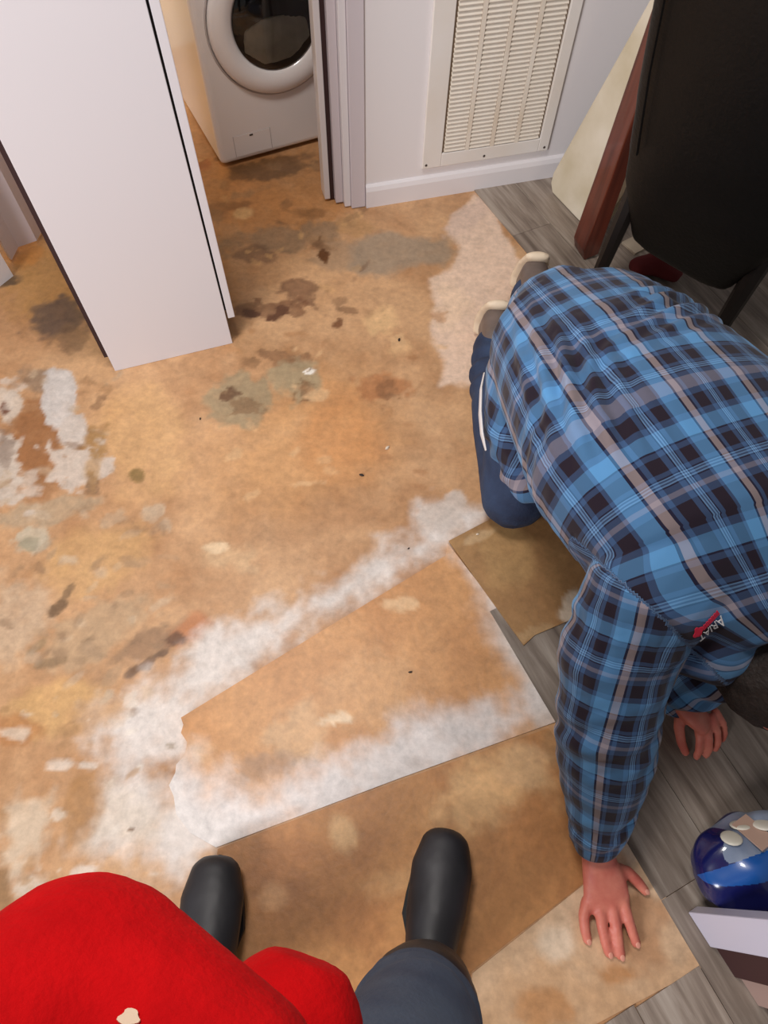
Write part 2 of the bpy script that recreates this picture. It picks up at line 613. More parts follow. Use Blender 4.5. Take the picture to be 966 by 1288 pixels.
TAN, TAN2 = (194, 150, 106), (164, 116, 72)
WHITE = (208, 198, 190)
GREY = (146, 124, 100)
DARK = (104, 72, 46)
floor_layers = [
    blob(330, 240, 150, 70, 0, (176, 118, 60), 0.8, 0.5, 0.3, 5),
    blob(250, 330, 50, 120, -15, (178, 118, 52), 0.6, 0.6, 0.3, 6),
    blob(60, 350, 90, 70, 0, (172, 124, 62), 0.8, 0.6, 0.3, 6),
    blob(30, 320, 30, 26, 0, (184, 120, 48), 0.8, 0.6, 0.3, 8),
    blob(380, 560, 190, 130, -20, (200, 146, 88), 0.6, 0.8, 0.3, 4),
    blob(430, 540, 70, 70, 0, (196, 132, 72), 0.6, 0.7, 0.3, 6),
    blob(180, 560, 70, 90, 0, (204, 158, 102), 0.6, 0.6, 0.3, 6),
    blob(120, 700, 110, 50, -15, (194, 150, 92), 0.6, 0.6, 0.3, 6),
    # near the washer
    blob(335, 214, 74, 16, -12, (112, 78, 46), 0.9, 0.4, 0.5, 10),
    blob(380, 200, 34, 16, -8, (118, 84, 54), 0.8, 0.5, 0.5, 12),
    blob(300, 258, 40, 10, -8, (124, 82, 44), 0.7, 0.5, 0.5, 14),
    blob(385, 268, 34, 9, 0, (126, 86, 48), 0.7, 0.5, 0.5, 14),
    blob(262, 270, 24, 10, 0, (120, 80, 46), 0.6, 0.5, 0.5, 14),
    blob(305, 268, 14, 8, 0, (206, 166, 112), 0.7, 0.5, 0.4, 14),
    blob(250, 204, 18, 12, 0, (150, 86, 40), 0.8, 0.5, 0.4, 14),
    blob(440, 286, 40, 14, 0, (168, 126, 76), 0.6, 0.5, 0.4, 14),
    # grey damp patches
    blob(350, 300, 78, 26, -6, (140, 112, 84), 0.85, 0.45, 0.5, 9),
    blob(316, 320, 24, 12, 0, (108, 78, 58), 0.7, 0.5, 0.6, 14),
    blob(430, 320, 60, 26, 0, (148, 120, 92), 0.7, 0.5, 0.5, 10),
    patch([(470, 290), (520, 294), (562, 300), (576, 316), (558, 334), (520, 334), (470, 348), (430, 340), (440, 310)], (150, 128, 104), 0.95, 0.02, 0.02, 16),
    blob(408, 322, 9, 12, 0, (92, 54, 20), 1.0, 0.3, 0.5, 40),
    blob(402, 300, 3, 12, 20, (92, 54, 20), 1.0, 0.4, 0.6, 40),
    blob(385, 366, 30, 18, 10, (118, 82, 56), 0.85, 0.5, 0.8, 18),
    blob(345, 388, 40, 16, -5, (116, 76, 48), 0.8, 0.4, 0.9, 22),
    blob(312, 392, 14, 6, 10, (90, 56, 36), 1, 0.3, 0.7, 40),
    blob(350, 394, 18, 8, -20, (98, 62, 40), 1, 0.3, 0.7, 40),
    blob(425, 408, 8, 6, 0, (120, 78, 46), 1, 0.4, 0.6, 40),
    blob(360, 450, 34, 10, 10, (128, 90, 58), 0.7, 0.4, 0.9, 26),
    blob(318, 456, 16, 8, 0, (128, 92, 58), 0.7, 0.4, 0.8, 26),
    blob(372, 478, 36, 36, 0, (158, 138, 104), 0.9, 0.5, 0.5, 16),
    blob(382, 494, 14, 12, 0, (120, 84, 50), 0.8, 0.4, 0.8, 30),
    blob(300, 503, 42, 36, 0, (154, 132, 98), 0.95, 0.35, 0.45, 16),
    blob(294, 494, 14, 10, 0, (98, 66, 40), 0.9, 0.4, 0.8, 34),
    blob(306, 512, 26, 16, 0, (132, 100, 66), 0.8, 0.5, 1.0, 30),
    blob(388, 467, 8, 4, -10, (228, 220, 208), 1, 0.3, 0.3, 40),
    blob(470, 490, 36, 26, 0, (164, 104, 56), 0.75, 0.5, 0.7, 16),
    blob(488, 500, 14, 20, 0, (128, 84, 48), 0.7, 0.5, 0.8, 30),
    blob(478, 406, 26, 24, -30, (214, 172, 120), 0.9, 0.6, 0.5, 14),
    blob(500, 440, 22, 12, 0, (208, 164, 114), 0.7, 0.6, 0.5, 14),
    # bare pale filler beside the planks
    patch([(560, 288), (598, 243), (620, 262), (655, 335), (640, 400), (606, 428), (602, 484), (552, 487), (560, 452), (546, 420), (540, 350), (574, 334), (580, 312)], (214, 184, 160), 1, 0.012, 0.012, 22),
    blob(590, 270, 40, 18, -40, (196, 168, 150), 0.7, 0.5, 0.5, 16),
    blob(570, 380, 30, 40, 0, (222, 190, 158), 0.6, 0.6, 0.5, 12),
    # left side: mould, white crust
    blob(78, 402, 46, 34, -20, (98, 76, 60), 0.95, 0.5, 0.5, 12),
    blob(95, 425, 32, 14, -20, (84, 62, 50), 0.6, 0.5, 0.6, 18),
    blob(10, 352, 26, 10, -10, (80, 62, 44), 0.9, 0.5, 0.5, 16),
    blob(100, 425, 60, 30, 0, (150, 112, 66), 0.3, 0.6, 0.5, 14),
    blob(46, 560, 44, 90, 4, (140, 88, 42), 0.9, 0.5, 0.4, 10),
    blob(50, 480, 26, 26, 0, (138, 112, 88), 0.9, 0.5, 0.5, 14),
    blob(118, 560, 24, 26, 30, (146, 108, 58), 0.8, 0.5, 0.6, 16),
    blob(78, 496, 26, 40, 0, (194, 184, 176), 1, 0.22, 0.35, 14),
    blob(90, 545, 20, 26, 0, (190, 176, 164), 1, 0.25, 0.4, 16),
    blob(100, 588, 36, 34, -10, (190, 172, 156), 1, 0.25, 0.6, 18),
    blob(116, 610, 14, 18, 0, (112, 82, 58), 0.9, 0.4, 0.7, 26),
    blob(12, 508, 20, 28, 0, (196, 176, 156), 1, 0.25, 0.4, 16),
    blob(6, 512, 8, 10, 0, (110, 66, 44), 1, 0.4, 0.5, 24),
    blob(6, 590, 24, 56, 0, (188, 172, 156), 0.95, 0.25, 0.5, 16),
    blob(8, 560, 10, 30, 0, (130, 108, 92), 0.7, 0.4, 0.8, 22),
    blob(60, 645, 60, 14, -12, (166, 142, 112), 0.8, 0.5, 0.6, 14),
    blob(40, 676, 30, 16, -10, (178, 168, 146), 0.8, 0.5, 0.8, 20),
    blob(36, 684, 12, 10, 0, (142, 132, 106), 0.8, 0.5, 0.8, 24),
    blob(172, 598, 15, 13, 0, (128, 100, 52), 1, 0.3, 0.25, 20),
    blob(118, 600, 16, 60, 10, (168, 128, 76), 0.7, 0.6, 0.5, 12),
    # lower left: scraped grey adhesive
    blob(20, 780, 60, 90, 0, (188, 160, 130), 0.75, 0.5, 0.5, 9),
    blob(110, 800, 110, 50, -25, (176, 144, 108), 0.85, 0.5, 0.6, 9),
    blob(70, 766, 18, 7, -40, (112, 84, 56), 0.95, 0.4, 0.6, 24),
    blob(88, 742, 12, 5, -50, (128, 98, 66), 0.9, 0.4, 0.6, 24),
    blob(112, 806, 26, 8, -42, (136, 108, 78), 0.9, 0.5, 0.7, 20),
    blob(60, 834, 22, 9, -10, (136, 108, 76), 0.9, 0.5, 0.6, 20),
    blob(48, 812, 18, 7, -40, (150, 120, 84), 0.9, 0.5, 0.6, 20),
    blob(190, 815, 76, 22, -32, (140, 106, 76), 0.8, 0.5, 0.6, 14),
    blob(60, 890, 80, 40, -10, (196, 152, 94), 0.8, 0.6, 0.4, 8),
    blob(25, 920, 50, 24, 0, (168, 112, 60), 0.8, 0.5, 0.5, 10),
    blob(240, 790, 40, 22, -30, (172, 108, 62), 0.9, 0.5, 0.4, 12),
    blob(222, 802, 14, 9, -20, (96, 62, 38), 0.9, 0.5, 0.7, 26),
    blob(180, 838, 40, 6, -35, (104, 74, 50), 0.85, 0.5, 0.8, 26),
    blob(95, 906, 60, 4, -28, (112, 76, 46), 0.8, 0.5, 0.8, 26),
    blob(285, 700, 40, 24, 0, (196, 160, 118), 0.7, 0.6, 0.6, 14),
    blob(272, 688, 16, 8, 0, (220, 190, 150), 0.8, 0.5, 0.6, 20),
    # white plaster dust along the cut
    patch([(530, 650), (560, 628), (612, 640), (604, 662), (566, 684), (520, 712), (400, 770), (300, 860), (228, 905), (204, 960), (230, 985), (262, 1010), (300, 1040), (270, 1075), (230, 1110), (120, 1060),
           (150, 960), (130, 900), (210, 850), (250, 800), (330, 774), (400, 752), (470, 708), (520, 680)], WHITE, 0.96, 0.05, 0.045, 12),
    blob(560, 645, 36, 24, -20, (196, 182, 170), 0.8, 0.6, 0.7, 16),
    blob(215, 920, 34, 60, 10, (214, 204, 196), 0.8, 0.6, 0.4, 10),
    blob(215, 938, 10, 5, 20, (150, 132, 112), 0.8, 0.5, 0.6, 30),
    blob(160, 1030, 80, 60, 0, (200, 184, 166), 0.75, 0.7, 0.4, 8),
    blob(104, 1010, 34, 76, 8, (158, 112, 62), 0.9, 0.6, 0.4, 9),
    blob(120, 900, 60, 30, -30, (186, 140, 90), 0.7, 0.6, 0.4, 10),
    blob(30, 1040, 40, 80, 0, (196, 174, 148), 0.85, 0.5, 0.5, 10),
    blob(0, 1120, 20, 70, 0, (136, 100, 60), 0.9, 0.5, 0.5, 12),
    blob(60, 1130, 40, 50, 0, (206, 190, 170), 0.8, 0.5, 0.5, 12),
    blob(165, 1044, 5, 4, 0, (120, 92, 70), 0.9, 0.5, 0.5, 30),
    # under the tan sheets on the right
    blob(620, 960, 160, 60, -20, (190, 140, 86), 0.5, 0.6, 0.3, 8),
]
_r = random.Random(11)
for (ax0, ay0, ax1, ay1, cnt, pal) in ((0, 640, 220, 900, 70, ((140, 110, 80), (184, 160, 132), (124, 94, 66), (160, 130, 98))), (0, 880, 200, 1180, 40, ((206, 190, 170), (150, 112, 70), (214, 202, 188), (168, 126, 80))),
                                      (240, 195, 480, 400, 46, ((124, 88, 54), (150, 112, 74), (112, 78, 50), (196, 152, 98))), (250, 400, 560, 640, 34, ((170, 118, 70), (206, 164, 116), (156, 108, 66), (210, 168, 120))),
                                      (0, 460, 150, 660, 30, ((196, 180, 164), (140, 100, 62), (176, 150, 120), (120, 86, 58)))):
    for _ in range(cnt):
        floor_layers.append(blob(_r.uniform(ax0, ax1), _r.uniform(ay0, ay1), _r.uniform(5, 22), _r.uniform(3, 10), _r.uniform(-60, 20), _r.choice(pal), _r.uniform(0.35, 0.75), 0.6, 0.9, _r.uniform(18, 34)))
x0, x1, y0, y1, st = -1.75, 1.95, -0.75, 3.35, 0.006
nx, ny = int((x1 - x0) / st) + 1, int((y1 - y0) / st) + 1
X, Y = np.meshgrid(np.linspace(x0, x1, nx), np.linspace(y0, y1, ny))
Z = np.zeros_like(X)
V = np.stack([X.ravel(), Y.ravel(), Z.ravel()], 1)
idx = np.arange(nx * ny).reshape(ny, nx)
F = np.stack([idx[:-1, :-1], idx[:-1, 1:], idx[1:, 1:], idx[1:, :-1]], -1).reshape(-1, 4)
me = bpy.data.meshes.new('floor')
me.vertices.add(len(V))
me.vertices.foreach_set('co', V.astype(np.float32).ravel())
me.loops.add(F.size)
me.loops.foreach_set('vertex_index', F.astype(np.int32).ravel())
me.polygons.add(len(F))
me.polygons.foreach_set('loop_start', np.arange(0, F.size, 4, dtype=np.int32))
me.update()
me.validate()
paint(me, TAN, TAN2, floor_layers, 1.3)
floor = tag(link('floor', me, M_FLOOR), 'stained tan subfloor with grey damp patches and white dust', kind='structure')


def sheet(name, poly, z0, z1, base, base2, layers, seed, step=0.008):
    """cut sheet of old flooring: a thin slab with its own edge"""
    pts = [at(*p) for p in poly]
    bm = bmesh.new()
    vs = [bm.verts.new((p.x, p.y, z1)) for p in pts]
    fc = bm.faces.new(vs)
    if fc.normal.z < 0:
        bmesh.ops.reverse_faces(bm, faces=[fc])
    bm.normal_update()
    if bm.faces[:][0].normal.z < 0:
        bmesh.ops.reverse_faces(bm, faces=bm.faces[:])
    r = bmesh.ops.extrude_face_region(bm, geom=bm.faces[:])
    low = [g for g in r['geom'] if isinstance(g, bmesh.types.BMVert)]
    for v in low:
        v.co.z = z0
    bm.normal_update()
    bmesh.ops.recalc_face_normals(bm, faces=bm.faces[:])
    xs = [p.x for p in pts]
    ys = [p.y for p in pts]
    for a, lo, hi in ((0, min(xs), max(xs)), (1, min(ys), max(ys))):
        k = lo + step
        while k < hi:
            top = [f for f in bm.faces if f.normal.z > 0.5]
            es = {e for f in top for e in f.edges}
            co = (k, 0, 0) if a == 0 else (0, k, 0)
            no = (1, 0, 0) if a == 0 else (0, 1, 0)
            bmesh.ops.bisect_plane(bm, geom=top + list(es) + list({v for f in top for v in f.verts}), plane_co=co, plane_no=no, dist=1e-6)
            k += step
    me = bpy.data.meshes.new(name)
    bm.to_mesh(me)
    bm.free()
    paint(me, base, base2, layers, seed)
    return link(name, me, M_FLOOR, floor)


sheet('floor_sheet', [(228, 903), (395, 800), (561, 699), (563, 684), (662, 812), (677, 803), (716, 902), (500, 980), (272, 1066), (240, 1048), (222, 1024), (219, 1002), (213, 988), (221, 972), (222, 962), (233, 950), (236, 934), (228, 922), (231, 912)], 0, 0.003, (194, 140, 86), (178, 122, 70), [
    blob(350, 930, 90, 40, -20, (196, 158, 116), 0.7, 0.6, 0.6, 14),
    blob(450, 880, 110, 60, -20, (198, 150, 100), 0.6, 0.6, 0.6, 10),
    blob(430, 905, 26, 8, -10, (216, 190, 156), 0.8, 0.5, 0.9, 30),
    blob(350, 960, 60, 20, -10, (150, 120, 96), 0.6, 0.6, 0.8, 22),
    blob(500, 760, 20, 12, 0, (212, 176, 132), 0.7, 0.6, 0.7, 20),
    patch([(205, 975), (262, 990), (330, 988), (430, 955), (520, 905), (590, 888), (700, 850), (740, 900), (270, 1090), (190, 1040)], (214, 206, 202), 0.97, 0.05, 0.035, 12),
    patch([(563, 684), (596, 726), (612, 790), (640, 835), (660, 870), (740, 900), (660, 780), (570, 660)], (208, 200, 194), 0.95, 0.05, 0.025, 14),
    patch([(200, 940), (238, 945), (246, 1010), (300, 1040), (270, 1090), (180, 1040)], (210, 202, 196), 0.9, 0.05, 0.03, 12),
    blob(690, 900, 30, 30, 0, (190, 176, 164), 0.5, 0.5, 0.4, 12),
], 5.1)
sheet('floor_sheet', [(274, 1068), (500, 983), (690, 916), (718, 960), (742, 1104), (592, 1222), (575, 1330), (250, 1330), (262, 1200)], 0, 0.002, (186, 130, 72), (164, 108, 58), [
    blob(620, 1000, 90, 60, -20, (214, 168, 112), 0.85, 0.7, 0.5, 8),
    blob(430, 1040, 22, 40, -20, (216, 172, 118), 0.8, 0.6, 0.4, 10),
    blob(660, 960, 40, 40, 0, (206, 164, 116), 0.7, 0.6, 0.5, 12),
    blob(350, 1120, 50, 40, 0, (152, 100, 56), 0.7, 0.5, 0.4, 10),
    blob(345, 1130, 22, 26, 0, (192, 142, 94), 0.8, 0.5, 0.4, 12),
    blob(450, 1160, 70, 50, 0, (160, 104, 54), 0.7, 0.6, 0.4, 10),
    blob(500, 1110, 60, 26, -10, (198, 150, 96), 0.6, 0.6, 0.5, 12),
    blob(680, 1040, 60, 50, -20, (176, 116, 60), 0.6, 0.6, 0.4, 10),
    blob(700, 930, 20, 40, 0, (150, 112, 70), 0.7, 0.5, 0.4, 12),
    blob(408, 1110, 3, 3, 0, (70, 50, 30), 1, 0.4, 0.3, 30),
], 9.7)
sheet('floor_sheet', [(564, 682), (652, 636), (700, 600), (752, 766), (672, 800), (658, 813)], 0.004, 0.0075, (160, 120, 72), (140, 100, 58), [
    blob(640, 700, 40, 50, 0, (172, 134, 82), 0.6, 0.6, 0.4, 10),
    blob(718, 766, 14, 26, 30, (204, 184, 160), 0.9, 0.4, 0.4, 18),
    blob(600, 678, 34, 6, -24, (186, 154, 112), 0.7, 0.5, 0.6, 20),
    blob(660, 800, 40, 8, -20, (176, 142, 98), 0.7, 0.5, 0.6, 20),
], 14.2)
sheet('floor_sheet', [(594, 1224), (742, 1106), (760, 1070), (784, 1034), (835, 1125), (888, 1214), (745, 1290), (640, 1335), (580, 1335)], 0, 0.003, (204, 172, 138), (186, 146, 106), [
    blob(700, 1190, 50, 40, -30, (206, 184, 158), 0.8, 0.6, 0.5, 12),
    blob(800, 1170, 60, 50, 0, (168, 122, 82), 0.85, 0.6, 0.5, 10),
    blob(780, 1225, 40, 24, 0, (172, 116, 62), 0.85, 0.5, 0.4, 12),
    blob(690, 1270, 50, 26, 0, (176, 122, 70), 0.8, 0.5, 0.5, 12),
    blob(850, 1190, 24, 40, -30, (192, 158, 122), 0.8, 0.5, 0.4, 12),
    blob(795, 1070, 16, 30, -30, (210, 192, 168), 0.8, 0.5, 0.4, 12),
], 20.0)

# grey planks still lying on the right
PA = math.radians(-62)
pd = Vector((math.cos(PA), math.sin(PA), 0))
pn = Vector((-math.sin(PA), math.cos(PA), 0))
PW = 0.1375


def plank(row, s0, s1):
    m = MB().box(s0 + 0.0006, s1 - 0.0006, row * PW + 0.0006, (row + 1) * PW - 0.0006, 0.0002, 0.004)
    me = m.mesh('plank')
    o = link('plank', me, M_PLANK, floor)
    o.rotation_euler = (0, 0, PA)
    o.location = pn * 0.466
    return o


def row_run(row, start, end, first):
    a = start
    b = min(start + first, end)
    while a < end - 0.02:
        plank(row, a, b)
        a, b = b, min(b + 0.92, end)


for row, start, end, first in ((-2, 0.365, 1.1, 0.5), (-1, 0.37, 1.1, 0.3), (0, -0.36, 1.1, 0.62), (1, -0.50, 1.2, 0.9), (2, -0.62, 1.2, 0.5), (3, -0.72, 1.3, 0.8), (4, -0.86, 1.3, 0.35)):
    row_run(row, start, end, first)
for k, row in enumerate(range(5, 13)):
    wall_s = -1.74 + 0.06 * (row - 5)
    row_run(row, wall_s, 1.4, (0.35, 0.8, 0.5, 0.2, 0.7, 0.4)[k % 6])

# ------------------------------------------------------------------ walls
WA = math.radians(17)
w0 = at(459, 259)
wall = empty('wall_back', w0, WA)
tag(wall, kind='structure')
MB().box(0.0, 2.2, 0, 0.10, 0, 2.4).build('wall_face', MATS['white_paint'], wall)
bb = tag(empty('baseboard_back', w0, WA), kind='structure')
m = MB()
m.v = []
prof = [(0, 0), (-0.012, 0), (-0.012, 0.055), (-0.008, 0.068), (-0.003, 0.074), (0, 0.074)]
n = len(prof)
m.v = [(0.002, y, z) for y, z in prof] + [(2.2, y, z) for y, z in prof]
m.f = [tuple(range(n)), tuple(range(2 * n - 1, n - 1, -1))] + [(i, n + i, n + (i + 1) % n, (i + 1) % n) for i in range(n)]
m.build('board', MATS['white_trim'], bb)
# doorway jamb: layered boards at the left end of that wall
tr = tag(empty('trim_1', w0, WA), kind='structure')
MB().box(-0.044, 0.0, -0.006, 0.10, 0.002, 2.4).build('casing_board', MATS['grey_trim'], tr, bevel=0.002)
MB().box(-0.064, -0.0445, 0.004, 0.10, 0.004, 2.4).build('casing_board', MATS['white_trim'], tr, bevel=0.002)
MB().box(-0.088, -0.0645, 0.026, 0.10, 0.006, 2.4).build('casing_board', MATS['grey_trim'], tr, bevel=0.002)
MB().box(-0.101, -0.0885, 0.05, 0.10, 0.006, 2.4).build('groove_shade_strip', MATS['dark_edge'], tr)  # dark strip stands in for the shaded groove between boards
MB().box(-0.119, -0.1015, 0.046, 0.10, 0.01, 2.4).build('casing_board', MATS['white_trim'], tr, bevel=0.002)
# back of the laundry nook and side wall at the left
bk = Vector((-0.55, 2.85, 0))
wb = MB().box(-1.6, 1.2, 0, 0.1, 0, 2.4).build('wall_far', MATS['white_paint'])
wb.location = bk
wb.rotation_euler = (0, 0, math.radians(20))
tag(wb, kind='structure')
wl = tag(empty('wall_left', at(17, 347), math.radians(60)), kind='structure')
MB().box(-0.9, 0.0, 0, 0.10, 0, 2.4).build('wall_face', MATS['white_paint'], wl)
d1 = tag(empty('door_1', at(20, 337), math.radians(60)), kind='structure')
for k in range(4):
    a = 0.01 + k * 0.05
    m = MB()
    y0_, y1_ = (0.02, 0.045) if k % 2 == 0 else (0.045, 0.02)
    m.v = [(a, y0_, 0.012), (a + 0.05, y1_, 0.012), (a + 0.05, y1_ + 0.012, 0.012), (a, y0_ + 0.012, 0.012)]
    m.v += [(x, y, 2.3) for x, y, z in m.v]
    m.f = [(3, 2, 1, 0), (4, 5, 6, 7), (0, 1, 5, 4), (1, 2, 6, 5), (2, 3, 7, 6), (3, 0, 4, 7)]
    m.build('folding_slat', MATS['grey_trim'], d1)

# return-air grille
VENT = empty('air_vent_grille', w0 + Vector((math.cos(WA), math.sin(WA), 0)) * 0.18, WA)
tag(VENT, 'cream louvred return air grille set low in the white wall', 'vent')
VW, VH, VZ = 0.415, 0.80, 0.103
m = MB()
fr = 0.052
fl_, fr_, fb, ft = 0.060, 0.034, 0.042, 0.042
m.box(0, fl_, -0.010, -0.001, VZ, VZ + VH).box(VW - fr_, VW, -0.010, -0.001, VZ, VZ + VH).box(fl_, VW - fr_, -0.010, -0.001, VZ, VZ + fb).box(fl_, VW - fr_, -0.010, -0.001, VZ + VH - ft, VZ + VH)
m.build('frame', MATS['vent_frame'], VENT, bevel=0.002)
MB().box(fl_, VW - fr_, -0.0020, -0.0008, VZ + fb, VZ + VH - ft).build('gap_shade_backing', MATS['vent_gap_shade'], VENT)  # darker backing colour stands in for shade between the slats
cw = (VW - fl_ - fr_) / 4
for k in range(1, 4):
    x = fl_ + k * cw
    MB().box(x - 0.006, x + 0.006, -0.0098, -0.002, VZ + fb, VZ + VH - ft).build('mullion', MATS['vent_cream'], VENT)
m = MB()
m.v = [(-cw / 2 + 0.007, -0.0094, -0.0040), (cw / 2 - 0.007, -0.0094, -0.0040), (cw / 2 - 0.007, -0.0022, 0.0034), (-cw / 2 + 0.007, -0.0022, 0.0034)]
m.v += [(x, y - 0.0004, z + 0.0022) for x, y, z in m.v]
m.f = [(3, 2, 1, 0), (4, 5, 6, 7), (0, 1, 5, 4), (1, 2, 6, 5), (2, 3, 7, 6), (3, 0, 4, 7)]
slat_me = m.mesh('slat')
slat_me.materials.append(MATS['vent_cream'])
ns = int((VH - fb - ft) / 0.0122)
for k in range(4):
    for j in range(ns):
        o = link('louvre_slat', slat_me, None, VENT)
        o.location = (fl_ + (k + 0.5) * cw, 0, VZ + fb + 0.007 + j * 0.0122)
for x, z in ((0.012, VZ + 0.012), (0.2, VZ + 0.014), (VW - 0.014, VZ + 0.012)):
    MB().ball((x, -0.0105, z), (0.004, 0.0015, 0.004), 10).build('screw', MATS['screw_dark'], VENT)

# ------------------------------------------------------------------ tall cabinet on the left
CA = math.radians(21)
cab = empty('tall_cabinet', at(145, 467), CA)
tag(cab, 'tall plain white cabinet standing by the laundry doorway, side panel facing out', 'cabinet')
m = MB()
m.box(0, 0.320, 0, 0.018, 0, 1.16)
m.build('side_panel', MATS['cabinet_white'], cab, bevel=0.0012)
MB().box(0.0, 0.318, 0.0185, 0.40, 0.086, 1.16).build('carcass', MATS['cabinet_white'], cab)
MB().box(0.01, 0.29, 0.0185, 0.40, 0.0, 0.0855).build('plinth', MATS['dark_wood'], cab)
MB().box(-0.012, -0.0005, 0.012, 0.40, 0.045, 1.16).build('back_panel', MATS['dark_edge'], cab)
MB().box(0.3205, 0.3245, 0.012, 0.39, 0.11, 1.15).build('door_gap_strip', MATS['gap_black'], cab)  # black strip filling the gap between side panel and door
MB().box(0.325, 0.343, 0.004, 0.40, 0.088, 1.16).build('door', MATS['cabinet_white'], cab, bevel=0.0012)

# ------------------------------------------------------------------ washing machine
WSA = math.radians(28)
wash = empty('washing_machine', at(280, 214), WSA)
tag(wash, 'white front-loading washing machine with round dark glass door', 'washing machine')
WW, WD, WH = 0.47, 0.42, 0.70
MB().box(0, WW, 0, WD, 0.012, WH).build('body', MATS['washer_white'], wash, bevel=0.018, seg=4)
for x in (0.05, WW - 0.05):
    for y in (0.05, WD - 0.05):
        MB().loft([(x, y, 0.0), (x, y, 0.014)], 0.018, seg=12, cap=False).build('foot', MATS['black_sole'], wash)
cx, cz = 0.236, 0.400


def ring(r0, r1, y0, y1, seg=64):
    m = MB()
    for j in range(seg):
        t = 2 * math.pi * j / seg
        for r, y in ((r0, y0), (r1, y1)):
            m.v.append((cx + r * math.cos(t), y, cz + r * math.sin(t)))
    for j in range(seg):
        k = (j + 1) % seg
        m.f.append((2 * j, 2 * k, 2 * k + 1, 2 * j + 1))
    return m


def rings(prof, seg=64):
    m = MB()
    n = len(prof)
    for j in range(seg):
        t = 2 * math.pi * j / seg
        for r, y in prof:
            m.v.append((cx + r * math.cos(t), y, cz + r * math.sin(t)))
    for j in range(seg):
        k = (j + 1) % seg
        for i in range(n - 1):
            m.f.append((n * j + i, n * k + i, n * k + i + 1, n * j + i + 1))
    return m


door = rings([(0.206, 0.002), (0.206, -0.002), (0.204, -0.004), (0.202, -0.004), (0.2015, 0.0), (0.196, 0.0)]).build('door_rim', MATS['washer_grey'], wash, True)
rings([(0.199, 0.004), (0.198, -0.010), (0.190, -0.018), (0.165, -0.022), (0.140, -0.018), (0.130, -0.008), (0.128, 0.004)]).build('door_ring', MATS['washer_white'], wash, True)
# porthole: dark bowl with grey laundry pressed against it
rings([(0.132, -0.006), (0.128, -0.010), (0.122, -0.004), (0.08, -0.0025), (0.001, -0.002)]).build('drum_opening', MATS['drum_dark'], wash, True)
m = MB()
m.loft([(cx - 0.096, -0.002, cz - 0.040), (cx - 0.04, -0.004, cz - 0.050), (cx + 0.03, -0.004, cz - 0.050), (cx + 0.096, -0.002, cz - 0.035)], [0.006, 0.010, 0.010, 0.006], [0.03, 0.062, 0.060, 0.03], upv=(0, 0, 1), seg=24)
lme = skin(m, 0.004, 2)
co = get_co(lme)
co += get_no(lme) * (fbm(co[:, 0] * 26, co[:, 2] * 40, co[:, 1] * 10)[:, None] * 0.005)
set_co(lme, co)
link('laundry_behind_glass', lme, MATS['laundry_cloth'], wash)
rings([(0.129, -0.012), (0.110, -0.019), (0.08, -0.024), (0.04, -0.027), (0.001, -0.028)]).build('door_glass', MATS['washer_glass'], wash, True)
m = MB().box(0.055, 0.178, -0.0012, 0.0002, 0.030, 0.098)
m.build('filter_hatch', MATS['washer_white'], wash, bevel=0.0004)
for (a, b, c_, d) in ((0.053, 0.180, 0.0965, 0.099), (0.053, 0.055, 0.03, 0.098), (0.178, 0.180, 0.03, 0.098)):
    MB().box(a, b, -0.0006, 0.0004, c_, d).build('hatch_seam', MATS['washer_grey'], wash)
MB().box(0.108, 0.120, -0.0022, 0.0, 0.089, 0.094).build('hatch_catch', MATS['screw_dark'], wash)
MB().box(0.02, WW - 0.02, -0.003, 0.0, 0.625, 0.685).build('control_panel', MATS['washer_grey'], wash, bevel=0.001)

# ------------------------------------------------------------------ leaning slab, post, chairs on the right
slab = empty('stone_slab')
p1, p2 = at(686, 237), at(742, 296)
e1 = (p2 - p1).normalized()
az = math.radians(-16)
ln = math.radians(14)
e2 = Vector((math.sin(ln) * math.cos(az), math.sin(ln) * math.sin(az), math.cos(ln)))
e2 = (e2 - e1 * e2.dot(e1) * 0.0).normalized()
nrm = e1.cross(e2).normalized()
L = (p2 - p1).length + 0.02
poly = [(0.035, 0.0), (L, 0.0), (L, 0.9), (0.02, 0.9), (0, 0.87), (0, 0.05), (0.012, 0.02)]
m = MB()
for d_ in (0.0, 0.022):
    for u_, v_ in poly:
        m.v.append(tuple(p1 + e1 * u_ + e2 * v_ - nrm * d_))
k = len(poly)
m.f = [tuple(range(k)), tuple(range(2 * k - 1, k - 1, -1))] + [(i, k + i, k + (i + 1) % k, (i + 1) % k) for i in range(k)]
zmin = min(v[2] for v in m.v)
m.v = [(x, y, z - zmin + 0.0045) for x, y, z in m.v]
so = m.build('stone_slab', MATS['slab_stone'], None, bevel=0.003)
bpy.data.objects.remove(slab)
tag(so, 'pale cream mottled slab leaning upright beside the wall vent', 'slab')

# upright cherry board
pb = at(738, 322)
brd = empty('wooden_board', (pb.x, pb.y, 0.0045), math.radians(20))
m = MB()
prof = [(0.0, 0.0), (0.045, 0.012), (0.043, 0.25), (0.045, 0.6), (0.052, 1.0), (0.012, 1.0), (0.004, 0.6), (-0.004, 0.25), (-0.012, 0.035)]
for y in (-0.02, 0.05):
    m.v += [(x - 0.02, y, z) for x, z in prof]
k = len(prof)
m.f = [tuple(range(k)), tuple(range(2 * k - 1, k - 1, -1))] + [(i, k + i, k + (i + 1) % k, (i + 1) % k) for i in range(k)]
bpy.data.objects.remove(brd)
bo = m.build('wooden_board', MATS['cherry_wood'], None, bevel=0.004)
bo.location = (pb.x, pb.y, 0.0045)
bo.rotation_euler = (0, 0, math.radians(20))
tag(bo, 'upright reddish brown wooden board between pale slab and leather chair', 'board')


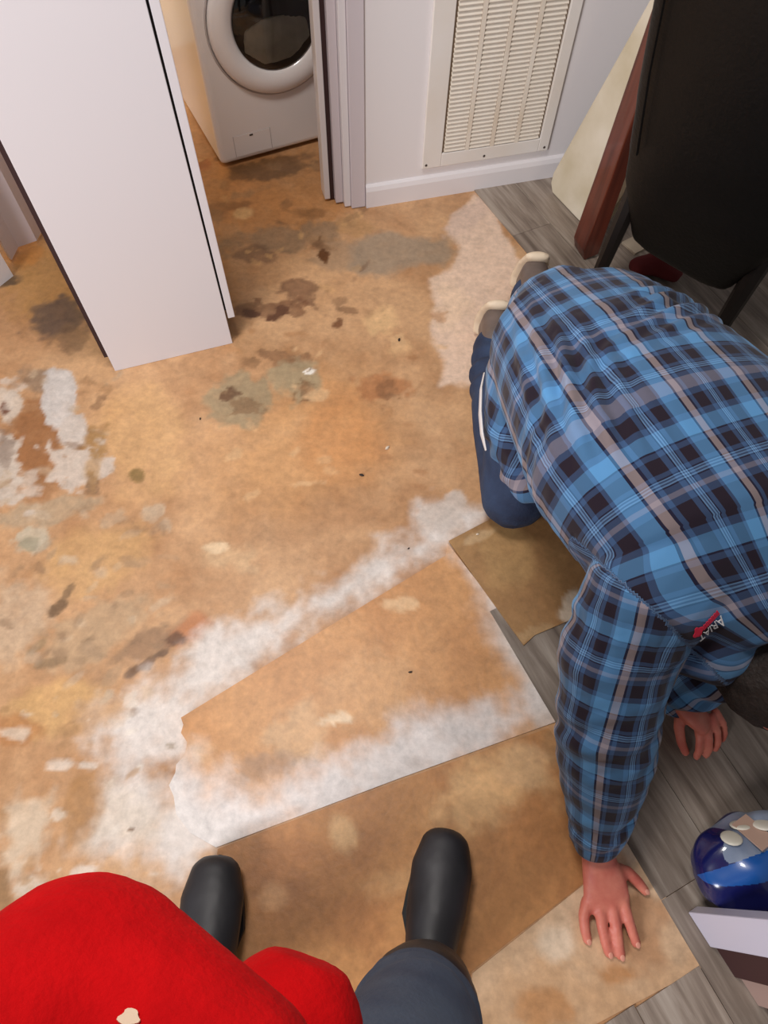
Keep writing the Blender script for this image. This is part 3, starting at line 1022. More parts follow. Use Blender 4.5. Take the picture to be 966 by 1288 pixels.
def chair(loc, rz, label):
    t = empty('leather_chair', loc, rz)
    tag(t, label, 'chair')
    # local: the sitter faces +y, back at y = 0
    m = MB().loft([(0, 0.04, 0.20), (0, 0.0, 0.36), (0, -0.06, 0.60), (0, -0.13, 0.83), (0, -0.18, 1.00)], [0.15, 0.205, 0.225, 0.23, 0.21], [0.03, 0.04, 0.04, 0.036, 0.03], upv=(0, 1, 0), seg=28, power=3.5)
    link('backrest', skin(m, 0.01, 4), MATS['black_leather'], t)
    m = MB().loft([(0, 0.06, 0.43), (0, 0.25, 0.44), (0, 0.46, 0.43)], [0.20, 0.23, 0.22], 0.05, seg=28, power=3.5)
    link('seat', skin(m, 0.01, 4), MATS['black_leather'], t)
    for sx in (-1, 1):
        MB().loft([(sx * 0.18, 0.03, 0.34), (sx * 0.185, 0.0, 0.0)], [0.026, 0.018], seg=8, cap=False).build('leg', MATS['dark_wood'], t)
        MB().loft([(sx * 0.18, 0.44, 0.40), (sx * 0.185, 0.45, 0.0)], [0.026, 0.018], seg=8, cap=False).build('leg', MATS['dark_wood'], t)
    # welted seam on the back
    MB().loft([(-0.17, -0.075, 0.46), (-0.185, -0.125, 0.65), (-0.19, -0.185, 0.87)], 0.004, seg=6).build('piping', MATS['black_leather'], t)
    return t


chair((0.725, 1.43, 0.0045), math.radians(-42), 'black leather dining chair with its tall back toward the wooden board')
m = MB().loft([at(800, 335, 0.03), at(825, 330, 0.035), at(850, 345, 0.03)], [0.03, 0.045, 0.03], [0.02, 0.03, 0.02])
rme = skin(m, 0.008, 3)
co = get_co(rme)
co += get_no(rme) * (fbm(co[:, 0] * 25, co[:, 1] * 25, co[:, 2] * 25)[:, None] * 0.008)
co[:, 2] += 0.0045 - co[:, 2].min()
set_co(rme, co)
tag(link('cloth', rme, MATS['red_cloth']), 'crumpled dark red cloth on the planks under the leather chair', 'cloth')
q = at(798, 311)
tl = MB().box(-0.03, 0.03, -0.03, 0.03, 0.0045, 0.0125).build('tile', MATS['pale_tile'], None, bevel=0.001)
tl.location = (q.x, q.y, 0)
tl.rotation_euler = (0, 0, 0.6)
tag(tl, 'small pale square tile on the planks behind the leather chair', 'tile')


# ------------------------------------------------------------------ people: helpers
def wrinkle(me, fn):
    co = get_co(me).astype(float)
    no = get_no(me).astype(float)
    set_co(me, co + no * fn(co)[:, None])


def seg_dist(co, a, b):
    a, b = np.array(a), np.array(b)
    e = b - a
    t = np.clip(((co - a) @ e) / (e @ e), 0, 1)
    return np.linalg.norm(co - a - t[:, None] * e, axis=1), t


def finger(m, pts, r0, r1):
    m.loft(pts, [r0 + (r1 - r0) * i / (len(pts) - 1) for i in range(len(pts))], seg=10)


def head(m, c, f, u):
    """skull, jaw, nose, brow, lips, ears round centre c, looking along f, crown along u"""
    c, f, u = Vector(c), Vector(f).normalized(), Vector(u).normalized()
    s = f.cross(u).normalized()
    m.loft([c - f * 0.028 - u * 0.03, c - f * 0.012 + u * 0.045], [0.074, 0.070], [0.088, 0.082], upv=f, seg=18)
    m.loft([c + f * 0.02 + u * 0.03, c + f * 0.035 - u * 0.045, c + f * 0.042 - u * 0.092], [0.066, 0.058, 0.026], [0.066, 0.052, 0.026], upv=f, seg=16)
    m.loft([c + f * 0.092 + u * 0.012, c + f * 0.112 - u * 0.022], [0.009, 0.014], seg=10)
    m.loft([c + f * 0.086 + u * 0.022 - s * 0.04, c + f * 0.094 + u * 0.022, c + f * 0.086 + u * 0.022 + s * 0.04], 0.008, seg=8)
    m.loft([c + f * 0.083 - u * 0.052 - s * 0.02, c + f * 0.090 - u * 0.052, c + f * 0.083 - u * 0.052 + s * 0.02], 0.007, seg=8)
    for k in (-1, 1):
        m.loft([c + s * k * 0.078 - f * 0.012 + u * 0.018, c + s * k * 0.080 - f * 0.006 - u * 0.028], [0.012, 0.009], [0.016, 0.012], seg=10)
    return c, f, u, s


def hair_cap(c, f, u, s):
    m = MB()
    m.loft([c - f * 0.034 - u * 0.03, c - f * 0.010 + u * 0.050], [0.098, 0.086], [0.096, 0.092], upv=f, seg=20)
    me = skin(m, 0.006, 2)
    co = get_co(me).astype(float)
    wrinkle(me, lambda p: fbm(p[:, 0] * 45, p[:, 1] * 45, p[:, 2] * 45) * 0.005)
    return me


def eyes(c, f, u, s, parent):
    for k in (-1, 1):
        MB().ball(c + f * 0.083 + u * 0.004 + s * k * 0.031, 0.0105, 12).build('eye', MATS['logo_white'], parent, True)


# ------------------------------------------------------------------ kneeling man
SP = [Vector(p) for p in ((0.385, 1.13, 0.29), (0.40, 1.045, 0.325), (0.44, 0.90, 0.375), (0.505, 0.70, 0.42), (0.575, 0.52, 0.44), (0.60, 0.44, 0.435))]
SW = [0.13, 0.195, 0.225, 0.262, 0.245, 0.17]
SD = [0.11, 0.155, 0.165, 0.165, 0.145, 0.11]
LAT = Vector((0.96, 0.29, 0))
SHR, ELR, CUR = Vector((0.405, 0.395, 0.44)), Vector((0.385, 0.25, 0.27)), Vector((0.402, 0.088, 0.088))
SHL, ELL, CUL = Vector((0.765, 0.50, 0.42)), Vector((0.72, 0.42, 0.20)), Vector((0.598, 0.352, 0.078))
HIPR, KNR, ANR = Vector((0.34, 1.03, 0.31)), Vector((0.30, 0.79, 0.078)), Vector((0.275, 1.25, 0.082))
HIPL, KNL, ANL = Vector((0.52, 1.04, 0.29)), Vector((0.58, 0.88, 0.078)), Vector((0.385, 1.42, 0.085))

b = MB()
b.loft(SP, [w * 0.78 for w in SW], [d * 0.80 for d in SD], seg=20)
for A_, B_, D_ in ((SHR, ELR, CUR), (SHL, ELL, CUL)):
    b.loft([A_, (A_ + B_) / 2, B_], [0.060, 0.050, 0.042], seg=12)
    b.loft([B_, (B_ + D_) / 2, D_], [0.042, 0.040, 0.030], seg=12)
for A_, B_, D_ in ((HIPR, KNR, ANR), (HIPL, KNL, ANL)):
    b.loft([A_, (A_ + B_) / 2, B_], [0.085, 0.075, 0.058], seg=12)
    b.loft([B_, (B_ + D_) / 2, D_], [0.055, 0.054, 0.036], seg=12)
    b.loft([D_, D_ + Vector((-0.004, 0.05, -0.03))], [0.034, 0.03], seg=12)
HC = Vector((0.672, 0.292, 0.355))
b.loft([Vector((0.60, 0.44, 0.45)), HC + Vector((-0.02, 0.06, 0.02))], [0.062, 0.056], seg=14)
hd = head(b, HC, (0.55, -0.35, -0.80), (0.50, -0.70, 0.65))
# right hand spread flat on the floor
b.loft([CUR + Vector((0.002, 0.02, 0.015)), at(753, 1080, 0.055), at(760, 1108, 0.042), at(763, 1128, 0.032), at(765, 1142, 0.025)], [0.027, 0.031, 0.040, 0.043, 0.041], [0.023, 0.022, 0.017, 0.014, 0.010], seg=18)
NAILS = []
for pts in ([(738, 1134, 0.026), (734, 1152, 0.027), (736, 1170, 0.018), (739, 1182, 0.011)],
            [(754, 1140, 0.028), (757, 1164, 0.028), (762, 1186, 0.018), (766, 1199, 0.011)],
            [(770, 1140, 0.029), (775, 1166, 0.029), (778, 1188, 0.018), (781, 1202, 0.011)],
            [(784, 1136, 0.028), (790, 1156, 0.028), (796, 1174, 0.018), (800, 1186, 0.011)]):
    q = [at(*p) for p in pts]
    finger(b, q, 0.0108, 0.0088)
    NAILS.append((q[-1], (q[-1] - q[-2]).normalized()))
tq = [at(770, 1092, 0.040), at(790, 1098, 0.030), at(802, 1109, 0.020), at(811, 1120, 0.013)]
finger(b, tq, 0.0135, 0.0090)
NAILS.append((tq[-1], (tq[-1] - tq[-2]).normalized()))
# left hand, half closed, beyond the right arm
b.loft([CUL + Vector((0.01, 0.03, 0.012)), at(856, 886, 0.075), at(872, 898, 0.066), at(883, 908, 0.056)], [0.024, 0.027, 0.036, 0.036], [0.022, 0.021, 0.018, 0.014], upv=(0.2, 0.5, 1), seg=16)
for pts in ([(877, 910, 0.054), (880, 930, 0.048), (879, 944, 0.030), (876, 952, 0.014)],
            [(887, 908, 0.055), (892, 928, 0.050), (892, 942, 0.030), (888, 950, 0.013)],
            [(895, 902, 0.054), (902, 920, 0.048), (903, 934, 0.030), (899, 942, 0.013)],
            [(900, 895, 0.051), (909, 910, 0.045), (911, 922, 0.028), (908, 930, 0.013)]):
    finger(b, [at(*p) for p in pts], 0.0088, 0.0072)
finger(b, [at(856, 898, 0.062), at(854, 916, 0.050), at(857, 934, 0.030), at(862, 946, 0.014)], 0.0120, 0.0085)
man = link('person', skin(b, 0.0038, 3), MATS['skin'])
tag(man, 'person kneeling on hands and knees in blue plaid shirt and jeans', 'person')
for p_, d_ in NAILS:
    nl = MB().ball((0, 0, 0), (0.0062, 0.0046, 0.0014), 10).build('fingernail', MATS['nail'], man, True)
    nl.location = p_ + d_ * 0.0035 + Vector((0, 0, 0.0080))
    nl.rotation_euler = (0.0, 0.45, math.atan2(d_.y, d_.x))
link('hair', hair_cap(*hd), MATS['hair'], man)
eyes(*hd, man)

# shirt ---------------------------------------------------------------
b = MB()
b.loft(SP, SW, SD, seg=28, power=2.3)
b.loft([SHR + Vector((0.07, 0.06, 0.0)), SHR, (SHR + ELR) / 2 + Vector((-0.012, 0.01, 0)), ELR, (ELR + CUR) / 2, CUR + Vector((0, 0.02, 0.02)), CUR], [0.115, 0.098, 0.090, 0.086, 0.074, 0.056, 0.046], seg=20)
fs_ = at(888, 800, 0.375)
b.loft([fs_ + Vector((0.03, 0.10, 0.03)), fs_], [0.12, 0.080], seg=20)
b.loft([SHL - Vector((0.07, -0.02, 0.0)), SHL, (SHL + ELL) / 2, ELL, (ELL + CUL) / 2, CUL], [0.115, 0.095, 0.088, 0.080, 0.064, 0.046], seg=20)
# tails hanging over the thighs
b.loft([HIPR + Vector((0.03, 0.02, 0.04)), HIPR + Vector((-0.01, -0.07, -0.03)), HIPR + Vector((-0.020, -0.16, -0.10)), HIPR + Vector((-0.010, -0.225, -0.14))], [0.13, 0.125, 0.108, 0.080], [0.13, 0.125, 0.11, 0.085], seg=20)
b.loft([HIPL + Vector((-0.03, -0.05, -0.02)), HIPL + Vector((0.02, -0.10, -0.06)), HIPL + Vector((0.03, -0.14, -0.12))], [0.12, 0.11, 0.09], seg=20)
sme = skin(b, 0.0042, 9)
CUM = [0.0]
for i in range(len(SP) - 1):
    CUM.append(CUM[-1] + (SP[i + 1] - SP[i]).length)


def torso_uv(co):
    best = np.full(len(co), 1e9)
    u = np.zeros(len(co))
    v = np.zeros(len(co))
    for i in range(len(SP) - 1):
        a, c2 = np.array(SP[i]), np.array(SP[i + 1])
        e = c2 - a
        ln_ = np.linalg.norm(e)
        t = ((co - a) @ e) / ln_ ** 2
        lo = -2.0 if i == 0 else 0.0
        hi = 3.0 if i == len(SP) - 2 else 1.0
        tc = np.clip(t, lo, hi)
        d = np.linalg.norm(co - a - tc[:, None] * e, axis=1)
        latv = np.array(LAT)
        T = e / ln_
        latv = latv - T * (latv @ T)
        latv /= np.linalg.norm(latv)
        upv = np.cross(latv, T)
        if upv[2] < 0:
            upv = -upv
        q = co - a
        th = np.arctan2(q @ latv, q @ upv)
        k = d < best
        best = np.where(k, d, best)
        u = np.where(k, th * 0.215, u)
        v = np.where(k, CUM[i] + tc * ln_, v)
    return u, v


def arm_uv(co, A_, B_, D_):
    d1, t1 = seg_dist(co, A_, B_)
    d2, t2 = seg_dist(co, B_, D_)
    l1, l2 = (B_ - A_).length, (D_ - B_).length
    k = d1 < d2
    s_ = np.array((D_ - A_).normalized())
    l_ = np.array(LAT) - s_ * (np.array(LAT) @ s_)
    l_ /= np.linalg.norm(l_)
    f_ = np.cross(s_, l_)
    ctr = np.where(k[:, None], np.array(A_) + t1[:, None] * np.array(B_ - A_), np.array(B_) + t2[:, None] * np.array(D_ - B_))
    q = co - ctr
    u = np.arctan2(q @ l_, q @ f_) * 0.085
    v = (co - np.array(A_)) @ s_
    return u, v, np.minimum(d1, d2)


def sleeve_side(co, A_, B_, D_, sgn):
    n_ = np.array(((B_ - A_).normalized() * 0.75 + LAT * sgn * 0.75).normalized())
    off = (co - np.array(A_)) @ n_
    return off


co = get_co(sme).astype(float)
ut, vt = torso_uv(co)
ur, vr, dr = arm_uv(co, SHR, ELR, CUR)
ul, vl, dl = arm_uv(co, SHL, ELL, CUL)
offr = sleeve_side(co, SHR, ELR, CUR, -1)
offl = sleeve_side(co, SHL, ELL, CUL, 1)
isr = (offr > 0.0) & (dr < 0.15)
isl = (offl > 0.0) & (dl < 0.15) & ~isr


def shirt_folds(p):
    n1 = fbm(p[:, 0] * 7, p[:, 1] * 7, p[:, 2] * 7, 3)
    n2 = fbm(p[:, 0] * 3 + 9, p[:, 1] * 3, p[:, 2] * 3, 2)
    d = 0.004 * n1
    body = ~(isr | isl)
    # gathered folds across the small of the back
    g = np.exp(-((vt - 0.30 + 0.35 * ut) / 0.07) ** 2)
    g2 = np.clip((ut + 0.02) / 0.12, 0, 1)
    d = d + body * g * (0.25 + 0.75 * g2) * 0.0075 * np.sin((vt + 0.30 * ut) * 165 + n2 * 5)
    # lengthwise pulls down the right flank
    fl2 = np.exp(-((ut + 0.20) / 0.07) ** 2) * np.exp(-((vt - 0.36) / 0.16) ** 2)
    d = d + body * fl2 * 0.009 * np.sin((ut * 1.0 + 0.35 * vt) * 140 + n2 * 5)
    # tail over the thigh
    tl_ = np.clip((0.25 - p[:, 2]) / 0.1, 0, 1) * np.clip((p[:, 1] - 0.7) / 0.1, 0, 1)
    d = d + body * tl_ * 0.006 * np.sin(p[:, 1] * 110 + p[:, 2] * 60 + n2 * 7)
    # sleeves
    rr = np.exp(-((vr - 0.22) / 0.09) ** 2) + 0.8 * np.exp(-((vr - 0.43) / 0.06) ** 2) + 0.4 * np.exp(-((vr - 0.05) / 0.06) ** 2)
    d = d + isr * ((0.35 + rr) * 0.011 * fbm(vr * 20 + ur * 7 + 5, ur * 7 + vr * 3, 1.7, 3) + rr * 0.0025 * np.sin(vr * 105 + ur * 40 + n2 * 9))
    d = d + isl * 0.005 * np.sin(vl * 120 + ul * 22 + n2 * 6)
    # shoulder seam and cuff hem
    d = d - (np.exp(-(offr / 0.005) ** 2) * (dr < 0.15)) * 0.003
    d = d - np.exp(-((vr - (CUR - SHR).length + 0.030) / 0.004) ** 2) * isr * 0.003
    return d


wrinkle(sme, shirt_folds)
U = np.where(isr, ur * 1.3 + 0.02, np.where(isl, ul, ut + 0.012))
Vv = np.where(isr, vr * 1.3 + 0.03, np.where(isl, vl, vt))
wa = sme.attributes.new('weave', 'FLOAT_VECTOR', 'POINT')
wa.data.foreach_set('vector', np.stack([U + 10.4, Vv + 11.2, U * 0], 1).astype(np.float32).ravel())
shirt = link('shirt', sme, M_PLAID, man)
shirt['label'] = 'blue plaid long-sleeved flannel shirt'

# stitched lettering on the back of the right shoulder
BV = BVHTree.FromPolygons([v.co for v in sme.vertices], [p.vertices for p in sme.polygons])


def on_shirt(px, py):
    o = Vector((0, 0, CAM_H))
    d = (at(px, py) - o).normalized()
    hit = BV.ray_cast(o, d)
    return hit[0], hit[1]


def stitched(name, me2, mat_, o, dx, dy, nrm_, lift):
    for v in me2.vertices:
        p = o + dx * v.co.x + dy * v.co.y
        h = BV.ray_cast(p + nrm_ * 0.03, -nrm_)
        q = (h[0] if h[0] else p) + nrm_ * (lift + v.co.z)
        v.co = q
    me2.update()
    return link(name, me2, mat_, shirt)


pa, na = on_shirt(905, 773)
pc, nc = on_shirt(877, 800)
if pa and pc:
    nrm_ = (na + nc).normalized()
    dx = (pc - pa)
    dx = (dx - nrm_ * dx.dot(nrm_))
    wlen = dx.length
    dx.normalize()
    dy = nrm_.cross(dx).normalized()
    cu = bpy.data.curves.new('lettering', 'FONT')
    cu.body = 'ARIAT'
    cu.size = 1.0
    cu.extrude = 0.0
    to = bpy.data.objects.new('tmp', cu)
    C.objects.link(to)
    dg = bpy.context.evaluated_depsgraph_get()
    tme = bpy.data.meshes.new_from_object(to.evaluated_get(dg))
    bpy.data.objects.remove(to)
    xs = [v.co.x for v in tme.vertices]
    ys = [v.co.y for v in tme.vertices]
    sx = wlen / (max(xs) - min(xs))
    sy = 0.019 / (max(ys) - min(ys))
    bm = bmesh.new()
    bm.from_mesh(tme)
    for v in bm.verts:
        v.co.x = (v.co.x - min(xs)) * sx
        v.co.y = (v.co.y - min(ys)) * sy
    ex = bmesh.ops.extrude_face_region(bm, geom=bm.faces[:])
    for g in ex['geom']:
        if isinstance(g, bmesh.types.BMVert):
            g.co.z += 0.001
    bmesh.ops.recalc_face_normals(bm, faces=bm.faces[:])
    bm.to_mesh(tme)
    bm.free()
    stitched('brand_lettering', tme, MATS['logo_white'], pa, dx, dy, nrm_, 0.0022)
    m = MB()
    for k in range(12):
        m.box(wlen * (0.0 + k * 0.062), wlen * (0.0 + k * 0.062 + 0.05), -0.012 + 0.001 * (k % 2), -0.004, 0, 0.001)
    stitched('small_lettering', m.mesh(), MATS['logo_red'], pa, dx, dy, nrm_, 0.0022)
    m = MB()
    k = 14
    m.prism([(wlen * 0.93 + (0.0085 + 0.0016 * math.cos(4 * t)) * math.cos(t), -0.010 + (0.0085 + 0.0016 * math.cos(4 * t)) * math.sin(t)) for t in [2 * math.pi * j / 28 for j in range(28)]], 0, 0.0012)
    stitched('emblem', m.mesh(), MATS['logo_red'], pa, dx, dy, nrm_, 0.0022)

# jeans ---------------------------------------------------------------
b = MB()
b.loft([HIPR + Vector((0.03, 0.05, 0.0)), (HIPR + KNR) / 2 + Vector((-0.005, 0, 0)), KNR + Vector((0, 0, 0.012))], [0.115, 0.10, 0.078], seg=20)
b.loft([KNR, KNR + Vector((-0.012, 0.16, 0.01)), KNR + Vector((-0.022, 0.32, 0.008)), ANR + Vector((0, -0.02, 0.0))], [0.076, 0.078, 0.074, 0.060], [0.076, 0.078, 0.072, 0.060], seg=20)
b.loft([HIPL + Vector((-0.03, 0.05, 0.0)), (HIPL + KNL) / 2, KNL + Vector((0, 0, 0.012))], [0.115, 0.10, 0.078], seg=20)
b.loft([KNL, (KNL + ANL) / 2, ANL], [0.076, 0.076, 0.060], seg=20)
b.loft([Vector((0.37, 1.10, 0.26)), Vector((0.50, 1.10, 0.25))], 0.10, seg=18)
jme = skin(b, 0.007, 5)


def jean_folds(p):
    n1 = fbm(p[:, 0] * 9, p[:, 1] * 9, p[:, 2] * 9, 4)
    d = 0.005 * n1
    k = np.exp(-((p[:, 1] - 1.14) / 0.06) ** 2) * (p[:, 2] < 0.2)
    d = d + k * 0.007 * np.sin(p[:, 1] * 120 + p[:, 0] * 40)
    return d


wrinkle(jme, jean_folds)
co = get_co(jme)
co[:, 2] = np.maximum(co[:, 2], 0.0085)
set_co(jme, co)
link('jeans', jme, MATS['denim'], man)

# strip of white undershirt showing at the hip
b = MB()
b.loft([at(609, 470, 0.24), at(605, 490, 0.24), at(604, 520, 0.24), at(606, 545, 0.235), at(611, 566, 0.22)], [0.002, 0.003, 0.0035, 0.003, 0.002], [0.004, 0.012, 0.014, 0.012, 0.004], seg=12)
b.build('undershirt', MATS['undershirt'], man, True)


def shoe(o, ank):
    b = MB()
    b.loft([ank + Vector((0, -0.03, 0.035)), ank + Vector((0, 0.025, 0.03)), ank + Vector((-0.004, 0.05, -0.03)), ank + Vector((-0.006, 0.03, -0.05))], [0.042, 0.044, 0.044, 0.036], [0.042, 0.040, 0.036, 0.028], upv=(1, 0, 0), seg=18)
    me_ = skin(b, 0.006, 4)
    c_ = get_co(me_)
    c_[:, 2] = np.maximum(c_[:, 2], 0.0085)
    set_co(me_, c_)
    s_ = link('shoe', me_, MATS['shoe_grey'], man)
    b = MB()
    b.loft([ank + Vector((0, 0.045, 0.075)), ank + Vector((0, 0.072, 0.025)), ank + Vector((-0.004, 0.088, -0.03)), ank + Vector((-0.004, 0.082, -0.062))], [0.034, 0.046, 0.048, 0.046], 0.013, upv=(0, 1, 0.4), seg=20)
    me_ = skin(b, 0.006, 3)
    c_ = get_co(me_)
    c_[:, 2] = np.maximum(c_[:, 2], 0.006)
    set_co(me_, c_)
    link('sole', me_, MATS['shoe_sole'], s_)


shoe('right', ANR + Vector((0, 0.02, 0.0)))
shoe('left', ANL + Vector((0, 0.02, 0.01)))

# ------------------------------------------------------------------ person taking the picture
bt = {-1: (at(270, 1176), math.radians(93)), 1: (at(546, 1138), math.radians(80))}
HP = {-1: Vector((-0.22, -0.24, 0.84)), 1: Vector((-0.03, -0.25, 0.84))}
KN = {-1: Vector((-0.26, -0.17, 0.47)), 1: Vector((0.055, -0.155, 0.47))}
AN = {}
for k in (-1, 1):
    c_, a_ = bt[k]
    AN[k] = Vector((c_.x - math.cos(a_) * 0.11, c_.y - math.sin(a_) * 0.11, 0.10))
b = MB()
b.loft([(-0.125, -0.26, 0.82), (-0.125, -0.25, 0.95), (-0.13, -0.26, 1.08), (-0.13, -0.28, 1.22), (-0.13, -0.30, 1.30)], [0.13, 0.125, 0.13, 0.14, 0.07], [0.09, 0.09, 0.10, 0.09, 0.06], upv=(0, 1, 0), seg=18)
for k in (-1, 1):
    b.loft([HP[k], (HP[k] + KN[k]) / 2, KN[k], (KN[k] + AN[k]) / 2, AN[k]], [0.08, 0.072, 0.056, 0.052, 0.036], seg=12)
    c_, a_ = bt[k]
    dv = Vector((math.cos(a_), math.sin(a_), 0))
    b.loft([AN[k] + Vector((0, 0, -0.05)) - dv * 0.03, AN[k] + Vector((0, 0, -0.06)) + dv * 0.14], [0.034, 0.03], seg=12)
SHp = {-1: Vector((-0.30, -0.29, 1.22)), 1: Vector((0.05, -0.30, 1.22))}
ELp = {-1: Vector((-0.140, -0.052, 1.02)), 1: Vector((0.14, -0.42, 1.02))}
WRp = {-1: Vector((-0.33, -0.20, 0.93)), 1: Vector((0.10, -0.30, 1.16))}
for k in (-1, 1):
    b.loft([SHp[k], ELp[k], WRp[k]], [0.045, 0.038, 0.026], seg=12)
    d_ = (WRp[k] - ELp[k]).normalized()
    sd = d_.cross(Vector((0, 0, 1))).normalized()
    b.loft([WRp[k], WRp[k] + d_ * 0.07], [0.028, 0.036], [0.02, 0.014], seg=12)
    for j in range(4):
        o_ = WRp[k] + d_ * 0.07 + sd * (j - 1.5) * 0.021
        finger(b, [o_, o_ + d_ * (0.035 + 0.004 * (j in (1, 2))) - Vector((0, 0, 0.008)), o_ + d_ * 0.055 - Vector((0, 0, 0.03))], 0.0095, 0.008)
    o_ = WRp[k] + d_ * 0.03 + sd * 0.04 * k
    finger(b, [WRp[k] + d_ * 0.02 + sd * 0.02 * k, o_, o_ + d_ * 0.035], 0.012, 0.009)
b.loft([(-0.13, -0.30, 1.28), (-0.13, -0.30, 1.40)], [0.055, 0.052], seg=14)
hp = head(b, (-0.13, -0.285, 1.50), (0.1, 1, -0.45), (0, 0.42, 1))
holder = link('person', skin(b, 0.006, 3), MATS['skin'])
tag(holder, 'standing person in red fleece top, jeans and black rubber boots', 'person')
link('hair', hair_cap(*hp), MATS['hair'], holder)
eyes(*hp, holder)
b = MB()
b.loft([(-0.13, -0.25, 0.80), (-0.135, -0.235, 0.90), (-0.135, -0.235, 1.02), (-0.13, -0.26, 1.16), (-0.13, -0.29, 1.29)], [0.155, 0.160, 0.160, 0.170, 0.075], [0.125, 0.14, 0.145, 0.12, 0.07], upv=(0, 1, 0), seg=24)
b.loft([SHp[-1], (SHp[-1] + ELp[-1]) / 2, ELp[-1]], [0.085, 0.082, 0.054], seg=18)
bp_ = at(360, 1305, 0.88)
b.loft([bp_ + Vector((-0.03, -0.12, 0.06)), bp_ + Vector((-0.005, -0.02, 0.0)), bp_], [0.10, 0.062, 0.052], seg=18)
b.loft([ELp[-1], (ELp[-1] + WRp[-1]) / 2, WRp[-1]], [0.054, 0.066, 0.05], seg=18)
b.loft([ELp[-1] + Vector((0.004, 0, 0)), at(262, 1420, 1.03)], [0.052, 0.056], seg=18)
b.loft([ELp[-1], at(-30, 1440, 1.0)], [0.052, 0.056], seg=18)
b.loft([ELp[-1] + Vector((0, -0.04, 0)), ELp[-1] + Vector((-0.03, -0.17, 0.02))], [0.052, 0.08], seg=18)
b.loft([at(225, 1420, 1.00), bp_ + Vector((-0.01, -0.05, 0.0))], [0.05, 0.05], seg=18)
b.loft([SHp[1], (SHp[1] + ELp[1]) / 2, ELp[1], WRp[1]], [0.08, 0.07, 0.058, 0.045], seg=18)
rm = skin(b, 0.006, 6)
wrinkle(rm, lambda p: 0.004 * fbm(p[:, 0] * 11, p[:, 1] * 11, p[:, 2] * 11, 4) + 0.0006 * fbm(p[:, 0] * 160, p[:, 1] * 160, p[:, 2] * 160, 2))
fleece = link('fleece_top', rm, MATS['red_fleece'], holder)
BR = BVHTree.FromPolygons([v.co for v in rm.vertices], [p.vertices for p in rm.polygons])
o_ = Vector((0, 0, CAM_H))
h = BR.ray_cast(o_, (at(163, 1281) - o_).normalized())
if h[0]:
    mm = MB()
    n_ = h[1].normalized()
    t_ = n_.cross(Vector((0, 1, 0))).normalized()
    s_ = n_.cross(t_)
    ring_ = []
    for j in range(20):
        a = 2 * math.pi * j / 20
        r_ = 1 + 0.18 * math.sin(3 * a) + 0.1 * math.sin(5 * a + 1)
        ring_.append((math.cos(a) * 0.0042 * r_, math.sin(a) * 0.0030 * (0.6 + 0.4 * r_)))
    for lift in (0.0004, 0.0016):
        for x_, y_ in ring_:
            mm.v.append(tuple(h[0] + t_ * x_ + s_ * y_ + n_ * lift))
    mm.f = [tuple(range(19, -1, -1)), tuple(range(20, 40))] + [(i, (i + 1) % 20, 20 + (i + 1) % 20, 20 + i) for i in range(20)]
    mm.build('pale_spot', MATS['pale_spot'], fleece)
b = MB()
for k in (-1, 1):
    b.loft([HP[k] + Vector((0, 0, 0.02)), (HP[k] + KN[k]) / 2, KN[k], KN[k] * 0.55 + AN[k] * 0.45, KN[k] * 0.25 + AN[k] * 0.75], [0.10, 0.092, 0.080, 0.074, 0.060], seg=20)
b.loft([(-0.19, -0.25, 0.86), (-0.06, -0.25, 0.86)], 0.115, seg=18)
jm = skin(b, 0.007, 5)
wrinkle(jm, lambda p: 0.005 * fbm(p[:, 0] * 12, p[:, 1] * 12, p[:, 2] * 8, 4) + 0.004 * np.sin(p[:, 2] * 90 + p[:, 0] * 30) * np.exp(-((p[:, 2] - 0.40) / 0.07) ** 2))
link('jeans', jm, MATS['denim_grey'], holder)
for k in (-1, 1):
    c_, a_ = bt[k]
    dv = Vector((math.cos(a_), math.sin(a_), 0))
    hl = Vector((c_.x, c_.y, 0)) - dv * 0.15
    b = MB()
    b.loft([hl + Vector((0, 0, 0.05)), hl + dv * 0.07 + Vector((0, 0, 0.058)), hl + dv * 0.14 + Vector((0, 0, 0.055)), hl + dv * 0.21 + Vector((0, 0, 0.048)), hl + dv * 0.245 + Vector((0, 0, 0.042))], [0.036, 0.042, 0.052, 0.056, 0.046], [0.042, 0.048, 0.044, 0.038, 0.034], seg=20)
    tp = AN[k] * 0.42 + KN[k] * 0.58
    b.loft([hl + dv * 0.045 + Vector((0, 0, 0.06)), AN[k] + Vector((0, 0, 0.04)), (AN[k] + tp) / 2, tp], [0.050, 0.058, 0.074, 0.080], seg=20)
    bm_ = skin(b, 0.006, 4)
    c2 = get_co(bm_)
    c2[:, 2] = np.maximum(c2[:, 2], 0.012)
    set_co(bm_, c2)
    wrinkle(bm_, lambda p: 0.003 * fbm(p[:, 0] * 14, p[:, 1] * 14, p[:, 2] * 14, 3) * (p[:, 2] > 0.06))
    bo_ = link('rubber_boot', bm_, MATS['black_rubber'], holder)
    b = MB()
    out = []
    for j in range(28):
        t = 2 * math.pi * j / 28
        l_ = 0.152 * math.cos(t)
        w_ = (0.055 if l_ > 0 else 0.041) * math.copysign(abs(math.sin(t)) ** 0.75, math.sin(t))
        p_ = Vector((c_.x, c_.y, 0)) + dv * (l_ - 0.025) + Vector((-dv.y, dv.x, 0)) * w_
        out.append((p_.x, p_.y))
    b.prism(out, 0.0035, 0.020)
    b.build('boot_sole', MATS['black_sole'], bo_)

# ------------------------------------------------------------------ tub of wrapped bottles and the board stack, lower right
bag = empty('pod_bag', (0.728, 0.058, 0.0042), math.radians(10))
tag(bag, 'blue and clear plastic bag of pale round pods on the planks, lower right', 'bag')
BX, BY, BZ = 0.152, 0.086, 0.070


